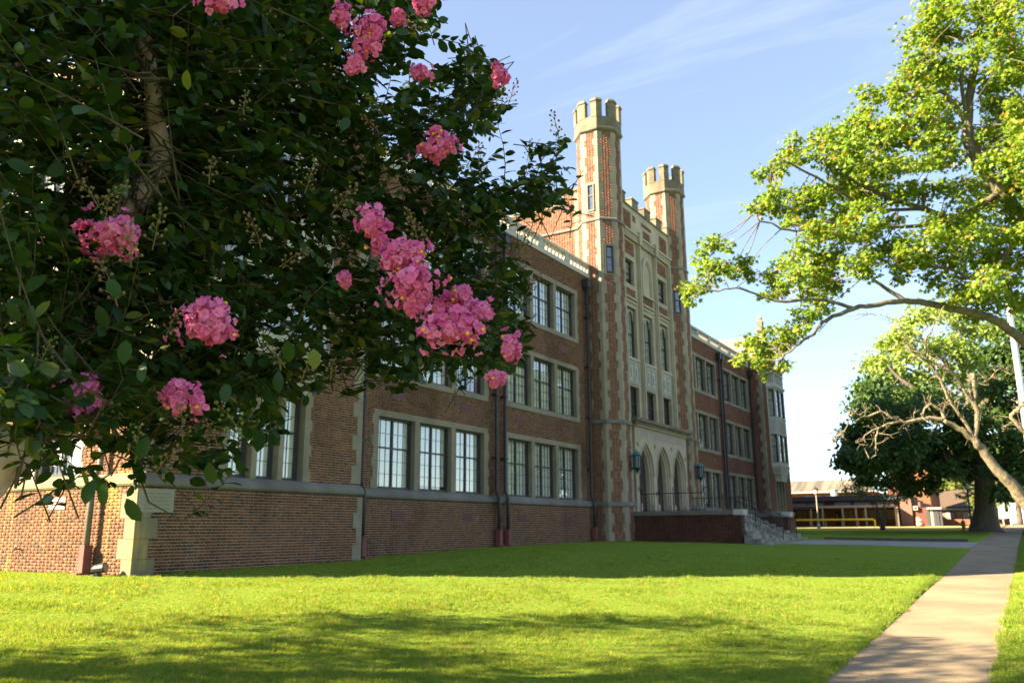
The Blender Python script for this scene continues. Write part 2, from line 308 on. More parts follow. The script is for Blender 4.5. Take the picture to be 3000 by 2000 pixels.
# ================================================================ the school
XW, XP, XF, XPO, YC = -17.0, -16.1, -16.3, -15.8, 40.5
def FE(X): return (X, 0, 0, 1, 1, 0)                       # east-facing plane, s = y
def FS(Y): return (0, Y, 1, 0, 0, -1)                      # south-facing plane, s = x
def FN(Y): return (0, Y, 1, 0, 0, 1)
school = thing('school_building', 'long three-storey brick school in Gothic style with a twin-turreted stone-trimmed entrance tower', 'building', (-17, 40.5, -.6))
CH, JT, ST, HD = .0687, .0125, .187, .0885; PER = ST+HD+2*JT
BR = {}
def bricks(F, S0, S1, Z0, Z1, holes, bm, proud=.008):
    k0 = math.floor(Z0/CH); out = []
    for k in range(k0, math.ceil(Z1/CH)+1):
        za, zb = k*CH, k*CH+CH-JT
        za2, zb2 = max(za, Z0), min(zb, Z1)
        if zb2-za2 < .012: continue
        zm = (za2+zb2)/2; iv = [(S0, S1)]
        for h in holes:
            if h[2]-.01 < zm < h[3]+.01:
                nv = []
                for a, b in iv:
                    if h[1] <= a or h[0] >= b: nv.append((a, b)); continue
                    if h[0] > a+.03: nv.append((a, h[0]))
                    if h[1] < b-.03: nv.append((h[1], b))
                iv = nv
        off = (PER/2 if k % 2 else 0) + .006*math.sin(k*12.9)
        for a, b in iv:
            s = math.floor((a-off)/PER)*PER+off
            while s < b:
                for p, q in ((s, s+ST), (s+ST+JT, s+PER-JT)):
                    p2, q2 = max(p, a), min(q, b)
                    if q2-p2 > .025: out.append((p2, q2, za2, zb2))
                s += PER
    if out: BR.setdefault(bm, []).append((F, np.array(out), proud))
def flush_bricks(pick):
    for bm, L in BR.items():
        Vs, As = [], []
        for F, A, pr in L:
            n = len(A); j = RNG.uniform(-.0025, .0025, (n, 1)); d = np.concatenate([np.full((n,1), -.02), pr+j], 1)
            if pick.get(id(A)) is not None: keep = ~pick[id(A)]; A = A[keep]; d = d[keep]; n = len(A)
            s = A[:, [0,1,1,0,0,1,1,0]]; z = A[:, [2,2,2,2,3,3,3,3]]; dd = d[:, [0,0,1,1,0,0,1,1]]
            Vs.append(np.stack([F[0]+F[2]*s+F[4]*dd, F[1]+F[3]*s+F[5]*dd, z], -1).reshape(-1, 3)); As.append(np.repeat(RNG.random(n), 8))
        V = np.concatenate(Vs); n = len(V)//8
        base = np.array([[3,2,6,7],[0,3,7,4],[2,1,5,6],[4,7,6,5],[0,1,2,3]])
        F_ = (np.arange(n)[:, None, None]*8 + base[None]).reshape(-1, 4)
        o = np_mesh('brickwork', V, F_, bm, school, attr=np.concatenate(As)); o['kind'] = 'stuff'
def wall(F, S0, S1, Z0, Z1, holes, mort, bm, name='wall', t=.35, lay=True, proud=.008):
    sb = sorted({S0, S1} | {v for h in holes for v in h[:2] if S0 < v < S1}); zb = sorted({Z0, Z1} | {v for h in holes for v in h[2:] if Z0 < v < Z1})
    mb = MB()
    for a, b in zip(sb[:-1], sb[1:]):
        run = None
        for c, d in zip(zb[:-1], zb[1:]):
            inside = any(h[0] <= a+1e-6 and h[1] >= b-1e-6 and h[2] <= c+1e-6 and h[3] >= d-1e-6 for h in holes)
            if inside:
                if run: mb.fbox(F, a, b, run[0], run[1], -t, 0); run = None
            else: run = (run[0], d) if run else (c, d)
        if run: mb.fbox(F, a, b, run[0], run[1], -t, 0)
    o = mb.build(name, mort, school)
    if lay: bricks(F, S0, S1, Z0, Z1, holes, bm, proud)
    return o
def molding(F, s0, s1, prof, name, m, parent=None):
    ring = lambda s: [(F[0]+F[2]*s+F[4]*d, F[1]+F[3]*s+F[5]*d, z) for d, z in prof]
    mb = MB(); mb.loft([ring(s0), ring(s1)]); return mb.build(name, m, parent or school)
NIND = [0]
def window(F, s0, s1, z0, z1, d=-.2, leaves=2, cols=3, up=2, lo=3, single=False, blind=None, mid=.58, par=None, interior=True):
    fr = MB(); b, mw, mr, mu = .065, .075, .05, .013
    fr.fbox(F, s0, s1, z0, z0+b*1.3, d-.07, d+.05); fr.fbox(F, s0, s1, z1-b, z1, d-.07, d+.05)
    fr.fbox(F, s0, s0+b, z0+b*1.3, z1-b, d-.07, d+.05); fr.fbox(F, s1-b, s1, z0+b*1.3, z1-b, d-.07, d+.05)
    zm = z0+(z1-z0)*mid; ia, ib = s0+b, s1-b; za, zb = z0+b*1.3, z1-b
    fr.fbox(F, ia, ib, zm-mr/2, zm+mr/2, d-.065, d+.02)
    lw = (ib-ia-mw*(leaves-1))/leaves; panes = []
    for l in range(leaves):
        a = ia+l*(lw+mw); e = a+lw
        if l: 
            fr.fbox(F, a-mw, a, za, zm-mr/2, d-.066, d+.022); fr.fbox(F, a-mw, a, zm+mr/2, zb, d-.066, d+.022)
        for (p, q, rows) in ((za, zm-mr/2, lo), (zm+mr/2, zb, up)):
            for c in range(1, cols): x = a+lw*c/cols; fr.fbox(F, x-mu/2, x+mu/2, p, q, d-.03, d-.004)
            for r in range(1, rows): z = p+(q-p)*r/rows; fr.fbox(F, a, e, z-mu/2, z+mu/2, d-.028, d-.006)
            for c in range(cols):
                for r in range(rows): panes.append((a+lw*c/cols+.004, a+lw*(c+1)/cols-.004, p+(q-p)*r/rows+.004, p+(q-p)*(r+1)/rows-.004))
    w_ = fr.build('window', M_FRAME, par or school)
    if single and NIND[0]+len(panes) <= 300:
        NIND[0] += len(panes)
        for p in panes: MB().fbox(F, *p, d-.021, d-.017).build('pane', M_GLASS, w_)
    else:
        g = MB()
        for p in panes: g.fbox(F, *p, d-.021, d-.017)
        o = g.build('glazing', M_GLASS, w_); o['kind'] = 'stuff'
    if interior:
        c = MB(); bl = blind if blind is not None else random.choice([0, 0, 0, .0, .12, .3])
        c.fbox(F, s0+.05, s1-.05, z0+.02+(z1-z0)*bl, z1-.02, d-.085, d-.072)
        c.build('window_blind', M_CURT, w_)
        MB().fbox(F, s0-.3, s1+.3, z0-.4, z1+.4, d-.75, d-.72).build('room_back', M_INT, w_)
    return w_
def bay(F, s0, z0, z1, W=6.44, n=3, jamb=.25, mull=.25, head=.19, sill=.17, m=M_STONE, single=False, blinds=None, sillm=None, **k):
    """stone surround with n openings and their windows"""
    mb = MB(); ow = (W-2*jamb-(n-1)*mull)/n; so_ = .025
    mb.fbox(F, s0, s0+W, z1-head, z1, -.28, so_)
    if sill: mb.fbox(F, s0, s0+W, z0, z0+sill, -.28, so_+.02)
    zb = z0+(sill or 0)
    for i in range(n+1):
        a = s0 if i == 0 else s0+jamb+i*ow+(i-1)*mull; wd = jamb if i in (0, n) else mull
        mb.fbox(F, a, a+wd, zb, z1-head, -.28, so_-.003)
    q = 0; z = zb                                   # toothed stones running into the brickwork
    while z < z1-.3:
        if q % 2 == 0:
            mb.fbox(F, s0-.07, s0, z, z+.3, -.1, so_-.006); mb.fbox(F, s0+W, s0+W+.07, z, z+.3, -.1, so_-.006)
        z += .33; q += 1
    mb.build('window_surround', m, school)
    for i in range(n):
        a = s0+jamb+i*(ow+mull); window(F, a+.004, a+ow-.004, zb+.004, z1-head-.004, single=single, blind=(blinds[i] if blinds else None), **k)
STR = [(0,.90),(.14,.96),(.17,1.0),(.17,1.08),(.12,1.15),(0,1.25)]
def vent(F, s, z, m=M_VENT, wd=.62):
    mb = MB(); mb.fbox(F, s, s+wd, z, z+.025, 0, .03); mb.fbox(F, s, s+wd, z+.24, z+.265, 0, .03); mb.fbox(F, s, s+.025, z+.025, z+.24, 0, .03); mb.fbox(F, s+wd-.025, s+wd, z+.025, z+.24, 0, .03)
    o = mb.build('wall_vent', m, school)
    MB().fbox(F, s+.025, s+wd-.025, z+.025, z+.24, .0, .012).build('backing', M_INT, o)
    for i in range(3): MB().fbox(F, s+.025, s+wd-.025, z+.045+i*.068, z+.085+i*.068, .013, .028).build('slat', m, o)
def downspout(F, s, ztop, zb, m=M_PIPE, r=.065, off=.16, boot=True):
    P = lambda d, z: (F[0]+F[2]*s+F[4]*d, F[1]+F[3]*s+F[5]*d, z)
    mb = MB(); mb.tube([P(off, ztop), P(off, 1.42), P(off+.12, 1.12), P(off+.12, zb+.45)], r, 10)
    o = mb.build('downspout', m, school, True)
    h = MB(); h.fbox(F, s-.16, s+.16, ztop-.02, ztop+.32, .02, off+.18); h.fbox(F, s-.19, s+.19, ztop+.32, ztop+.40, .02, off+.21); h.fbox(F, s-.1, s+.1, ztop-.14, ztop-.02, off-.1, off+.1)
    h.build('leader_head', m, o)
    for z in np.arange(2.6, ztop-.5, 2.4): MB().fbox(F, s-.10, s+.10, z, z+.06, .0, off+.085).build('bracket', m, o)
    if boot:
        b = MB(); b.fbox(F, s-.09, s+.09, zb+.05, zb+.62, off+.02, off+.22); b.fbox(F, s-.10, s+.10, zb-.1, zb+.05, off+.02, off+.34); b.build('boot', M_BOOT, o)

ROWS = ((1.25, 3.69, 0), (4.72, 7.29, .2), (8.42, 10.96, .2))     # outer heights of the three window rows
def wing(y0, y1, bays, bm, mort, near):
    F = FE(XW); Fb = FE(XW+.10); holes = [(b, b+6.44, z0-.0, z1) for b in bays for z0, z1, s in ROWS]
    wall(F, y0, y1, 1.0, 11.94, holes, mort, bm); wall(Fb, y0, y1, -1.4, .93, [], mort, bm, name='plinth')
    molding(FE(XW+.0), y0, y1, STR, 'string_course', M_GREYST)
    for b in bays:
        for r, (z0, z1, sill) in enumerate(ROWS):
            sg = near and ((b < 24 and r == 0) or (b > 24 and r < 2))
            bay(F, b, z0, z1, sill=sill, single=sg, blinds=random.choice([[0, 0, 0], [0, 0, .3], [0, .08, 0], [0, 0, .55]]) if near else None)
        for s in (b+.85, b+4.7):
            vent(F, s, 4.12); vent(F, s, 7.75); vent(Fb, s, .32)
    # stone band and balustrade
    MB().fbox(F, y0, y1, 11.94, 12.12, -.35, .06).build('parapet_band', M_WHITE, school)
    bal = MB(); bal.fbox(F, y0, y1, 12.56, 12.68, -.26, .07); bal.fbox(F, y0, y1, 12.12, 12.17, -.2, .03)
    n = max(1, round((y1-y0)/2.35)); posts = [y0+(y1-y0)*i/n for i in range(n+1)]
    for p in posts: bal.fbox(F, max(y0, p-.2), min(y1, p+.2), 12.17, 12.56, -.22, .045)
    bo = bal.build('balustrade', M_WHITE, school)
    for p, q in zip(posts[:-1], posts[1:]):
        m_ = 6; 
        for i in range(m_):
            s = p+.2+(q-p-.4)*(i+.5)/m_; o = bpy.data.objects.new('baluster', BALUSTER); COL.objects.link(o); o.parent = bo; o.matrix_parent_inverse = Matrix.Translation(-wloc(bo)); o.location = (XW-.08, s, 12.17)
    MB().box(-34, XW-.34, y0, y1, 11.7, 11.9).build('roof', M_ROOF, school)
_b = MB().lathe((0,0), [(.085,0),(.085,.05),(.05,.07),(.09,.15),(.095,.2),(.05,.28),(.045,.31),(.085,.34),(.085,.392)], 8); BALUSTER = bpy.data.meshes.new('baluster'); BALUSTER.from_pydata(_b.v, [], _b.f); BALUSTER.materials.append(M_WHITE)

wing(17.85, 34.95, (19.36, 27.0), M_BRICK, M_MORT, True)
wing(46.05, 62.0, (47.6, 55.22), M_BRED, M_MORTR, False)
for s in (18.72, 26.17, 26.79, 34.17): downspout(FE(XW), s, 11.3, G(XW, s))
for s in (54.28, 54.85, 61.75): downspout(FE(XW), s, 11.3, G(XW, s))

# ---- end pavilions
def quoin_col(F1, s1, d1, F2, s2, d2, z0, z1, m, h=.42, l=(.22,.40), name='quoin_stone', proud=.022, joint=.008):
    """stones wrapping a corner: face 1 runs from s1 in direction d1, face 2 from s2 in direction d2 (or None)"""
    z = z0; k = 0
    while z < z1-.05:
        e = min(z+h*(1.25 if k % 3 == 0 else 1), z1); a, b = (l[0], l[1]) if k % 2 else (l[1], l[0]); mb = MB()
        mb.fbox(F1, s1, s1+d1*a, z+joint, e, -.1, proud) if d1 > 0 else mb.fbox(F1, s1-a, s1, z+joint, e, -.1, proud)
        if F2:
            if d2 > 0: mb.fbox(F2, s2, s2+b, z+joint, e, -.1, proud)
            else: mb.fbox(F2, s2-b, s2+.02, z+joint, e, -.1, proud+.001)
        mb.build(name, m, school); z = e; k += 1
def pavilion(y0, y1, bm, mort, south):
    c = (y0+y1)/2; F = FE(XP); Fb = FE(XP+.10)
    gh = (c-1.405, c+1.405, 1.25, 3.62); oh = (c-1.9, c+1.9, 3.9, 11.0)
    wall(F, y0, y1, 1.0, 12.3, [gh, oh], mort, bm); wall(Fb, y0, y1, -1.4, .93, [], mort, bm, name='plinth')
    if south: molding(F, y0-.17, y1, STR, 'string_course', M_GREYST)
    else: molding(F, y0-.17, y1, STR, 'string_course', M_GREYST)
    bay(F, gh[0], 1.25, 3.62, W=2.81, n=3, jamb=.2, mull=.17, head=.2, sill=0, leaves=1, cols=2, d=-.24, blinds=[0, 0, 0])
    # parapet and gable set a little behind the front
    MB().fbox(F, y0-.04, y1+.04, 12.3, 12.5, -.4, .06).build('parapet_band', M_STONE, school)
    Fg = FE(-16.5); ap, ez = 15.3, 12.7
    g = MB(); xg = -16.5
    g.loft([[(xg, y0+.05, 12.4), (xg, y1-.05, 12.4), (xg, y1-.05, ez), (xg, c, ap), (xg, y0+.05, ez)], [(xg-.4, y0+.05, 12.4), (xg-.4, y1-.05, 12.4), (xg-.4, y1-.05, ez), (xg-.4, c, ap), (xg-.4, y0+.05, ez)]])
    g.build('gable', mort, school)
    for k in range(int((ap-12.5)/.4)):
        za, zb = 12.5+k*.4, 12.9+k*.4; hw = (y1-y0)/2*(ap-zb)/(ap-ez)-.1
        if hw > .2: bricks(Fg, c-min(hw, (y1-y0)/2-.1), c+min(hw, (y1-y0)/2-.1), za, zb, [], bm)
    for sg in (-1, 1):
        e = (y0 if sg < 0 else y1); cp = MB()
        cp.hexa([(xg-.5, e-sg*.02, ez-.02), (xg+.1, e-sg*.02, ez-.02), (xg+.1, c, ap-.02), (xg-.5, c, ap-.02), (xg-.5, e-sg*.02, ez+.2), (xg+.1, e-sg*.02, ez+.2), (xg+.1, c, ap+.2), (xg-.5, c, ap+.2)])
        cp.build('gable_coping', M_STONE, school)
    f = MB(); f.box(xg-.5, xg+.12, c-.3, c+.3, ap-.3, ap+.32); f.loft([[(xg-.2+a*r, c+b*r, z) for a, b in ((-1,-1),(1,-1),(1,1),(-1,1))] for r, z in ((.22, ap+.32), (.17, ap+.5), (.2, ap+.62), (.24, ap+.95), (.17, ap+1.05), (.12, ap+1.12), (.16, ap+1.2), (.15, ap+1.36), (.06, ap+1.46))])
    f.build('finial_statue', M_CROWN, school)
    r = MB()
    for sg in (-1, 1):
        e = y0+.05 if sg < 0 else y1-.05
        r.hexa([(-38, e, ez-.3), (xg-.4, e, ez-.3), (xg-.4, c, ap-.3), (-38, c, ap-.3), (-38, e, ez-.18), (xg-.4, e, ez-.18), (xg-.4, c, ap-.15), (-38, c, ap-.15)])
    r.build('roof', M_ROOF, school)
    # canted oriel of pale stone
    o_ = MB(); hw2, hw1, xf = 2.0, 1.35, -15.6
    def plan(k, dx=0): return [(XP-.3, c-hw2*k-dx), (XP, c-hw2*k-dx), (xf+dx-(1-k)*.35, c-hw1*k-dx*.5), (xf+dx-(1-k)*.35, c+hw1*k+dx*.5), (XP, c+hw2*k+dx), (XP-.3, c+hw2*k+dx)]
    for z0_, z1_, k0, k1 in ((3.45,3.7,.60,.64),(3.7,3.78,.68,.68),(3.78,4.0,.68,.78),(4.0,4.08,.82,.82),(4.08,4.32,.83,.93),(4.32,4.5,.96,1.0)):
        o_.loft([[(x, y, z0_) for x, y in plan(k0)], [(x, y, z1_) for x, y in plan(k1)]])
    for z0_, z1_, dx in ((4.5,4.62,.06),(4.62,4.85,.0),(6.98,7.10,.03),(7.10,8.2,.0),(8.2,8.34,.03),(10.5,10.62,.0),(10.62,10.8,.1),(10.8,10.95,.0),(11.68,11.8,.05)):
        o_.prism(plan(1, dx), z0_, z1_)
    P = plan(1); faces = []
    for a, b in ((1,2),(2,3),(3,4)):
        pa, pb = np.array(P[a]), np.array(P[b]); t = pb-pa; ln = np.hypot(*t); t /= ln; n_ = np.array([t[1], -t[0]])
        faces.append(((pa[0], pa[1], t[0], t[1], n_[0], n_[1]), ln, a))
    wins = []
    for Fo, ln, a in faces:
        for z0_, z1_ in ((4.85, 6.98), (8.34, 10.5), (10.95, 11.68)):
            o_.fbox(Fo, -.0, .12, z0_, z1_, -.18, .0); o_.fbox(Fo, ln-.12, ln, z0_, z1_, -.18, .0)
            if a == 2: o_.fbox(Fo, ln/2-.07, ln/2+.07, z0_, z1_, -.18, -.001)
            if z0_ > 10.9:
                m_ = 9 if a == 2 else 3
                for i in range(m_): o_.fbox(Fo, .12+(ln-.24)*(i+.3)/m_, .12+(ln-.24)*(i+.75)/m_, z0_, z1_, -.14, -.03)
            else:
                wins += [(Fo, .125, ln/2-.075, z0_, z1_), (Fo, ln/2+.075, ln-.125, z0_, z1_)] if a == 2 else [(Fo, .125, ln-.125, z0_, z1_)]
        if True:                                    # carved panels in the spandrel
            m_ = 4 if a == 2 else 2
            for i in range(m_):
                p, q = .15+(ln-.3)*i/m_, .15+(ln-.3)*(i+1)/m_; o_.fbox(Fo, p+.04, q-.04, 7.22, 7.26, .0, .03); o_.fbox(Fo, p+.04, q-.04, 8.02, 8.06, .0, .03); o_.fbox(Fo, p+.04, p+.08, 7.26, 8.02, .0, .03); o_.fbox(Fo, q-.08, q-.04, 7.26, 8.02, 0, .03); o_.fbox(Fo, (p+q)/2-.1, (p+q)/2+.1, 7.45, 7.85, 0, .025)
    ob = o_.build('oriel', M_WHITE, school)
    for wn in wins: window(*wn, d=-.1, leaves=1, cols=3, blind=0, par=ob, interior=False)
    MB().prism([(XP-.25, c-1.7), (xf-.42, c-1.15), (xf-.42, c+1.15), (XP-.25, c+1.7)], 4.7, 10.9).build('blinds', M_CURT, ob)
    wall(FN(y1), -34, XP-.001, -1.4, 12.3, [], mort, bm, lay=not south, t=.3)
    return c
SP = pavilion(10.95, 17.85, M_BRICK, M_MORT, True)
NP = pavilion(62.0, 68.9, M_BRED, M_MORTR, False)
# south wall
Fs = FS(10.95); Fsb = FS(10.85); sh = [(-24.3, -18.36, z0, z1) for z0, z1, s in ROWS]
wall(Fs, -36, XP, 1.0, 12.3, sh, M_MORTS, M_BSOUTH); wall(Fsb, -36, XP+.1, -1.4, .93, [], M_MORTS, M_BSOUTH, name='plinth')
molding(Fs, -36, XP+.17, STR, 'string_course', M_STONEL)
for (z0, z1, s) in ROWS: bay(Fs, -24.3, z0, z1, W=5.94, sill=s, m=M_WHITE)
MB().fbox(Fs, -36, XP, 12.3, 12.5, -.4, .06).build('parapet_band', M_STONE, school)
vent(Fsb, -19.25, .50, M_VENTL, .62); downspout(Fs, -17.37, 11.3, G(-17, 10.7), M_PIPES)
# return of the north pavilion (brick side facing the tower)
wall(FS(62.0), -17.2, XP, -1.4, 12.3, [], M_MORTR, M_BRED, t=.3)
quoin_col(FE(XP), 10.95, 1, Fs, XP, -1, 1.27, 12.2, M_STONE)
quoin_col(FE(XP+.1), 10.85, 1, Fsb, XP+.1, -1, -1.1, .9, M_STONEL, h=.42, l=(.34,.52))
quoin_col(FE(XP), 17.85, -1, None, 0, 0, 1.27, 12.2, M_STONE); quoin_col(FE(XP+.1), 17.85, -1, None, 0, 0, -.9, .9, M_STONE, h=.42, l=(.22,.36))
quoin_col(FE(XP), 62.0, 1, FS(62.0), XP, -1, -.5, 12.2, M_STONE, l=(.2,.34))
# cornerstone with worn carved lines
cs = MB().fbox(FE(XP+.1), 10.85, 11.72, .40, .90, -.05, .03).build('cornerstone', mat('cornerstone', (.25,.225,.18), .9, scale=3, col2=(.20,.185,.15)), school)
mb = MB()
for r in range(5):
    s = 11.0
    while s < 11.6:
        l = random.uniform(.04, .13); mb.fbox(FE(XP+.1), s, min(s+l, 11.62), .46+r*.08, .495+r*.08, .02, .033); s += l+.03
mb.build('worn_inscription', mat('worn_carving', (.17,.155,.125), .95), cs)
# ---- tower: two octagonal turrets
def octa(c, Rr): return [(c[0]+Rr*math.cos(R(22.5+45*k)), c[1]+Rr*math.sin(R(22.5+45*k))) for k in range(8)]
def oface(c, Rr, k):
    th = R(45*k); n = (math.cos(th), math.sin(th)); ap = Rr*math.cos(R(22.5)); hw = Rr*math.sin(R(22.5)); t = (-n[1], n[0])
    return (c[0]+n[0]*ap-t[0]*hw, c[1]+n[1]*ap-t[1]*hw, t[0], t[1], n[0], n[1]), 2*hw
def turret(c, single):
    tur = MB(); 
    secs = ((-1.2, 1.0, 1.20), (1.2, 4.80, 1.155), (4.95, 14.88, 1.14), (15.02, 19.72, 1.125))
    for z0, z1, r in secs: tur.prism(octa(c, r), z0, z1)
    body = tur.build('turret', M_MORTT, school)
    sc_ = MB()
    for z, r in ((1.0,1.30),(4.80,1.24),(14.88,1.22)): sc_.prism(octa(c, r), z, z+.10); sc_.loft([[(x,y,z+.10) for x,y in octa(c, r)], [(x,y,z+.20) for x,y in octa(c, r-.1)]])
    sc_.build('string_course', M_GREYST, body)
    # crown
    cr = MB(); cr.loft([[(x,y,z) for x,y in octa(c, r)] for r, z in ((1.13,19.66),(1.27,19.76),(1.27,19.88),(1.22,19.92),(1.22,20.5))]); cro = cr.build('turret_crown', M_CROWN, body)
    P = octa(c, 1.24); Pi = octa(c, .98); Pc = octa(c, 1.29); Pd = octa(c, .94); mm = lambda p, q, t: (p[0]+(q[0]-p[0])*t, p[1]+(q[1]-p[1])*t)
    for k in range(8):
        a, b = (k-1) % 8, (k+1) % 8; m_ = MB(); t = .33
        m_.prism([mm(P[k],P[a],t), P[k], mm(P[k],P[b],t), mm(Pi[k],Pi[b],t), Pi[k], mm(Pi[k],Pi[a],t)], 20.45, 21.32)
        m_.loft([[(*q, z) for q in ([mm(A[k],A[a],tt), A[k], mm(A[k],A[b],tt), mm(B[k],B[b],tt), B[k], mm(B[k],B[a],tt)])] for A, B, tt, z in ((Pc,Pd,t+.02,21.32),(Pc,Pd,t+.02,21.38),(P,Pi,t-.06,21.5))])
        m_.build('merlon', M_CROWN, cro)
    for k in (0, -1, -2, -3, 1, 2):
        for z0, z1, r in secs:
            if z1 < 12 and k in (-3, 2): continue
            F, wd = oface(c, r, k); h = []
            if k == -2: h = [(wd/2-.2, wd/2+.2, 15.4, 16.85)]
            if k == -1: h = [(wd/2-.2, wd/2+.2, 12.15, 13.55)]
            bricks(F, .02, wd-.02, z0, z1, h, M_BTOWER)
    for k, z0, z1, r in ((-2, 15.4, 16.85, 1.125), (-1, 12.15, 13.55, 1.14)):
        F, wd = oface(c, r, k); s = MB(); a, b = wd/2-.2, wd/2+.2
        s.fbox(F, a-.12, a, z0-.1, z1+.1, -.1, .03); s.fbox(F, b, b+.12, z0-.1, z1+.1, -.1, .03); s.fbox(F, a, b, z1, z1+.1, -.1, .029); s.fbox(F, a, b, z0-.1, z0, -.1, .04)
        s.build('window_surround', M_STONE, body)
        window(F, a, b, z0, z1, d=.035, leaves=1, cols=1, up=1, lo=2, par=body, interior=False); MB().fbox(F, a, b, z0, z1, -.05, .006).build('slit_back', mat('slit_dark', (.02,.022,.026), .3), body)
    # alternating corner stones
    n = 0
    for v in (-1, -2, -3, 0, 1):
        for z0, z1, r in secs:
            Pv, Pin = octa(c, r+.02), octa(c, r-.12); k = v % 8; a, b = (k-1) % 8, (k+1) % 8; z = z0; i = 0; wd = oface(c, r, 0)[1]
            if v in (1,) and z1 < 12: continue
            if v == -3 and z1 < 12: continue
            acc = MB()
            while z < z1-.04:
                e = min(z1, z+(.46, .60, .36)[i % 3]); la, lb = ((.15, .26) if i % 2 else (.25, .15)); ta, tb = la/wd, lb/wd
                ring = [mm(Pv[k],Pv[a],ta), Pv[k], mm(Pv[k],Pv[b],tb), mm(Pin[k],Pin[b],tb), Pin[k], mm(Pin[k],Pin[a],ta)]
                if single and v in (-1, -2, 0): MB().prism(ring, z+.007, e).build('quoin_stone', M_QUOIN, body)
                else: acc.prism(ring, z+.007, e)
                z = e; i += 1
            if acc.v: acc.build('quoins', M_QUOIN, body)
    return body
TL, TR = (-16.75, 35.85), (-16.75, 45.15)
turret(TL, True); turret(TR, False)
# ---- tower face
F = FE(XF); ws = [37.53, 39.81, 42.09]; ww = 1.38
tall = [(s, s+ww, 8.48, 11.2) for s in ws]; low = [(s, s+ww, 5.38, 7.03) for s in ws]; upw = [(ws[0], ws[0]+1.3, 12.45, 13.82), (ws[2]+.08, ws[2]+ww, 12.45, 13.82)]
wall(F, 35.9, 45.1, 4.8, 16.85, tall+low+upw, M_PORTAL, None, name='tower_wall', lay=False, t=.5)
for h in tall:
    w_ = window(F, *h, d=-.22, leaves=2, cols=2, up=2, lo=3, blind=.0, mid=.5)
    mb = MB()                                           # pale arched heads in the tall lights
    for i in range(2):
        a, b = h[0]+.08+(h[1]-h[0]-.16)*i/2+.02, h[0]+.08+(h[1]-h[0]-.16)*(i+1)/2-.02; c_ = (a+b)/2; hw = (b-a)/2; n = 8
        for j in range(n):
            p, q = a+(b-a)*j/n, a+(b-a)*(j+1)/n; zz = lambda s: h[3]-.62+.5*math.sqrt(max(0, 1-((s-c_)/hw)**2))
            P = lambda s, d, z: (F[0]+d, s, z)
            mb.hexa([P(p,-.19,zz(p)),P(p,-.15,zz(p)),P(q,-.15,zz(q)),P(q,-.19,zz(q)),P(p,-.19,h[3]-.06),P(p,-.15,h[3]-.06),P(q,-.15,h[3]-.06),P(q,-.19,h[3]-.06)])
    mb.build('arched_head', M_WHITE, w_)
for h in low: window(F, *h, d=-.22, leaves=2, cols=2, up=2, lo=2, blind=1.0, mid=.5)
for h in upw: window(F, *h, d=-.22, leaves=2, cols=2, up=2, lo=2, blind=.3, mid=.5)
for s in ws:                                            # carved white spandrels
    mb = MB().fbox(F, s-.02, s+ww+.02, 7.14, 8.36, -.05, .05); mb.fbox(F, s-.08, s+ww+.08, 8.36, 8.48, -.05, .12)
    for i in range(2):
        a = s+.06+i*(ww-.06)/2; b = a+(ww-.18)/2
        mb.fbox(F, a, b, 7.24, 7.29, .05, .09); mb.fbox(F, a, b, 8.2, 8.25, .05, .09); mb.fbox(F, a, a+.05, 7.29, 8.2, .05, .09); mb.fbox(F, b-.05, b, 7.29, 8.2, .05, .09); mb.fbox(F, (a+b)/2-.09, (a+b)/2+.09, 7.5, 7.98, .05, .1)
    mb.build('spandrel_panel', M_WHITE, school)
for s in (37.22, 39.36, 41.64, 43.78):                  # ribs between the lights
    mb = MB().fbox(F, s-.13, s+.13, 5.25, 14.95, 0, .13); mb.fbox(F, s-.07, s+.07, 5.25, 14.95, .13, .2); mb.build('rib', M_PORTAL, school)
for z in (11.42, 11.62): 
    for s in ws: MB().fbox(F, s-.1, s+ww+.1, z, z+.09, 0, .07 if z < 11.5 else .11).build('label_mould', M_PORTAL, school)
for r in ((37.6,38.9,14.08,14.8),(42.15,43.5,14.08,14.8),(37.6,38.9,11.82,12.2),(39.72,41.28,11.82,12.16),(42.15,43.5,11.82,12.2),(37.35,38.65,15.6,16.55),(38.9,39.3,16.15,16.5),(40.3,41.3,15.6,16.05),(40.1,41.5,16.25,16.45),(42.7,43.8,15.6,16.5)):
    MB().fbox(F, *r, -.05, .006).build('brick_panel', M_MORTT, school); bricks((XF+.006,0,0,1,1,0), *r, [], M_BTOWER)
mb = MB(); mb.fbox(F, 36.9, 44.1, 14.93, 15.0, 0, .16); mb.fbox(F, 36.9, 44.1, 15.3, 15.42, 0, .2); mb.fbox(F, 36.9, 44.1, 15.0, 15.3, -.02, .06)
for i in range(28):
    s = 37.0+7.0*i/28; mb.fbox(F, s, s+.13, 15.02, 15.3, .06, .15)
for s in (39.36, 41.64): mb.fbox(F, s-.16, s+.16, 14.85, 15.55, 0, .28)
mb.build('frieze', M_PORTAL, school)
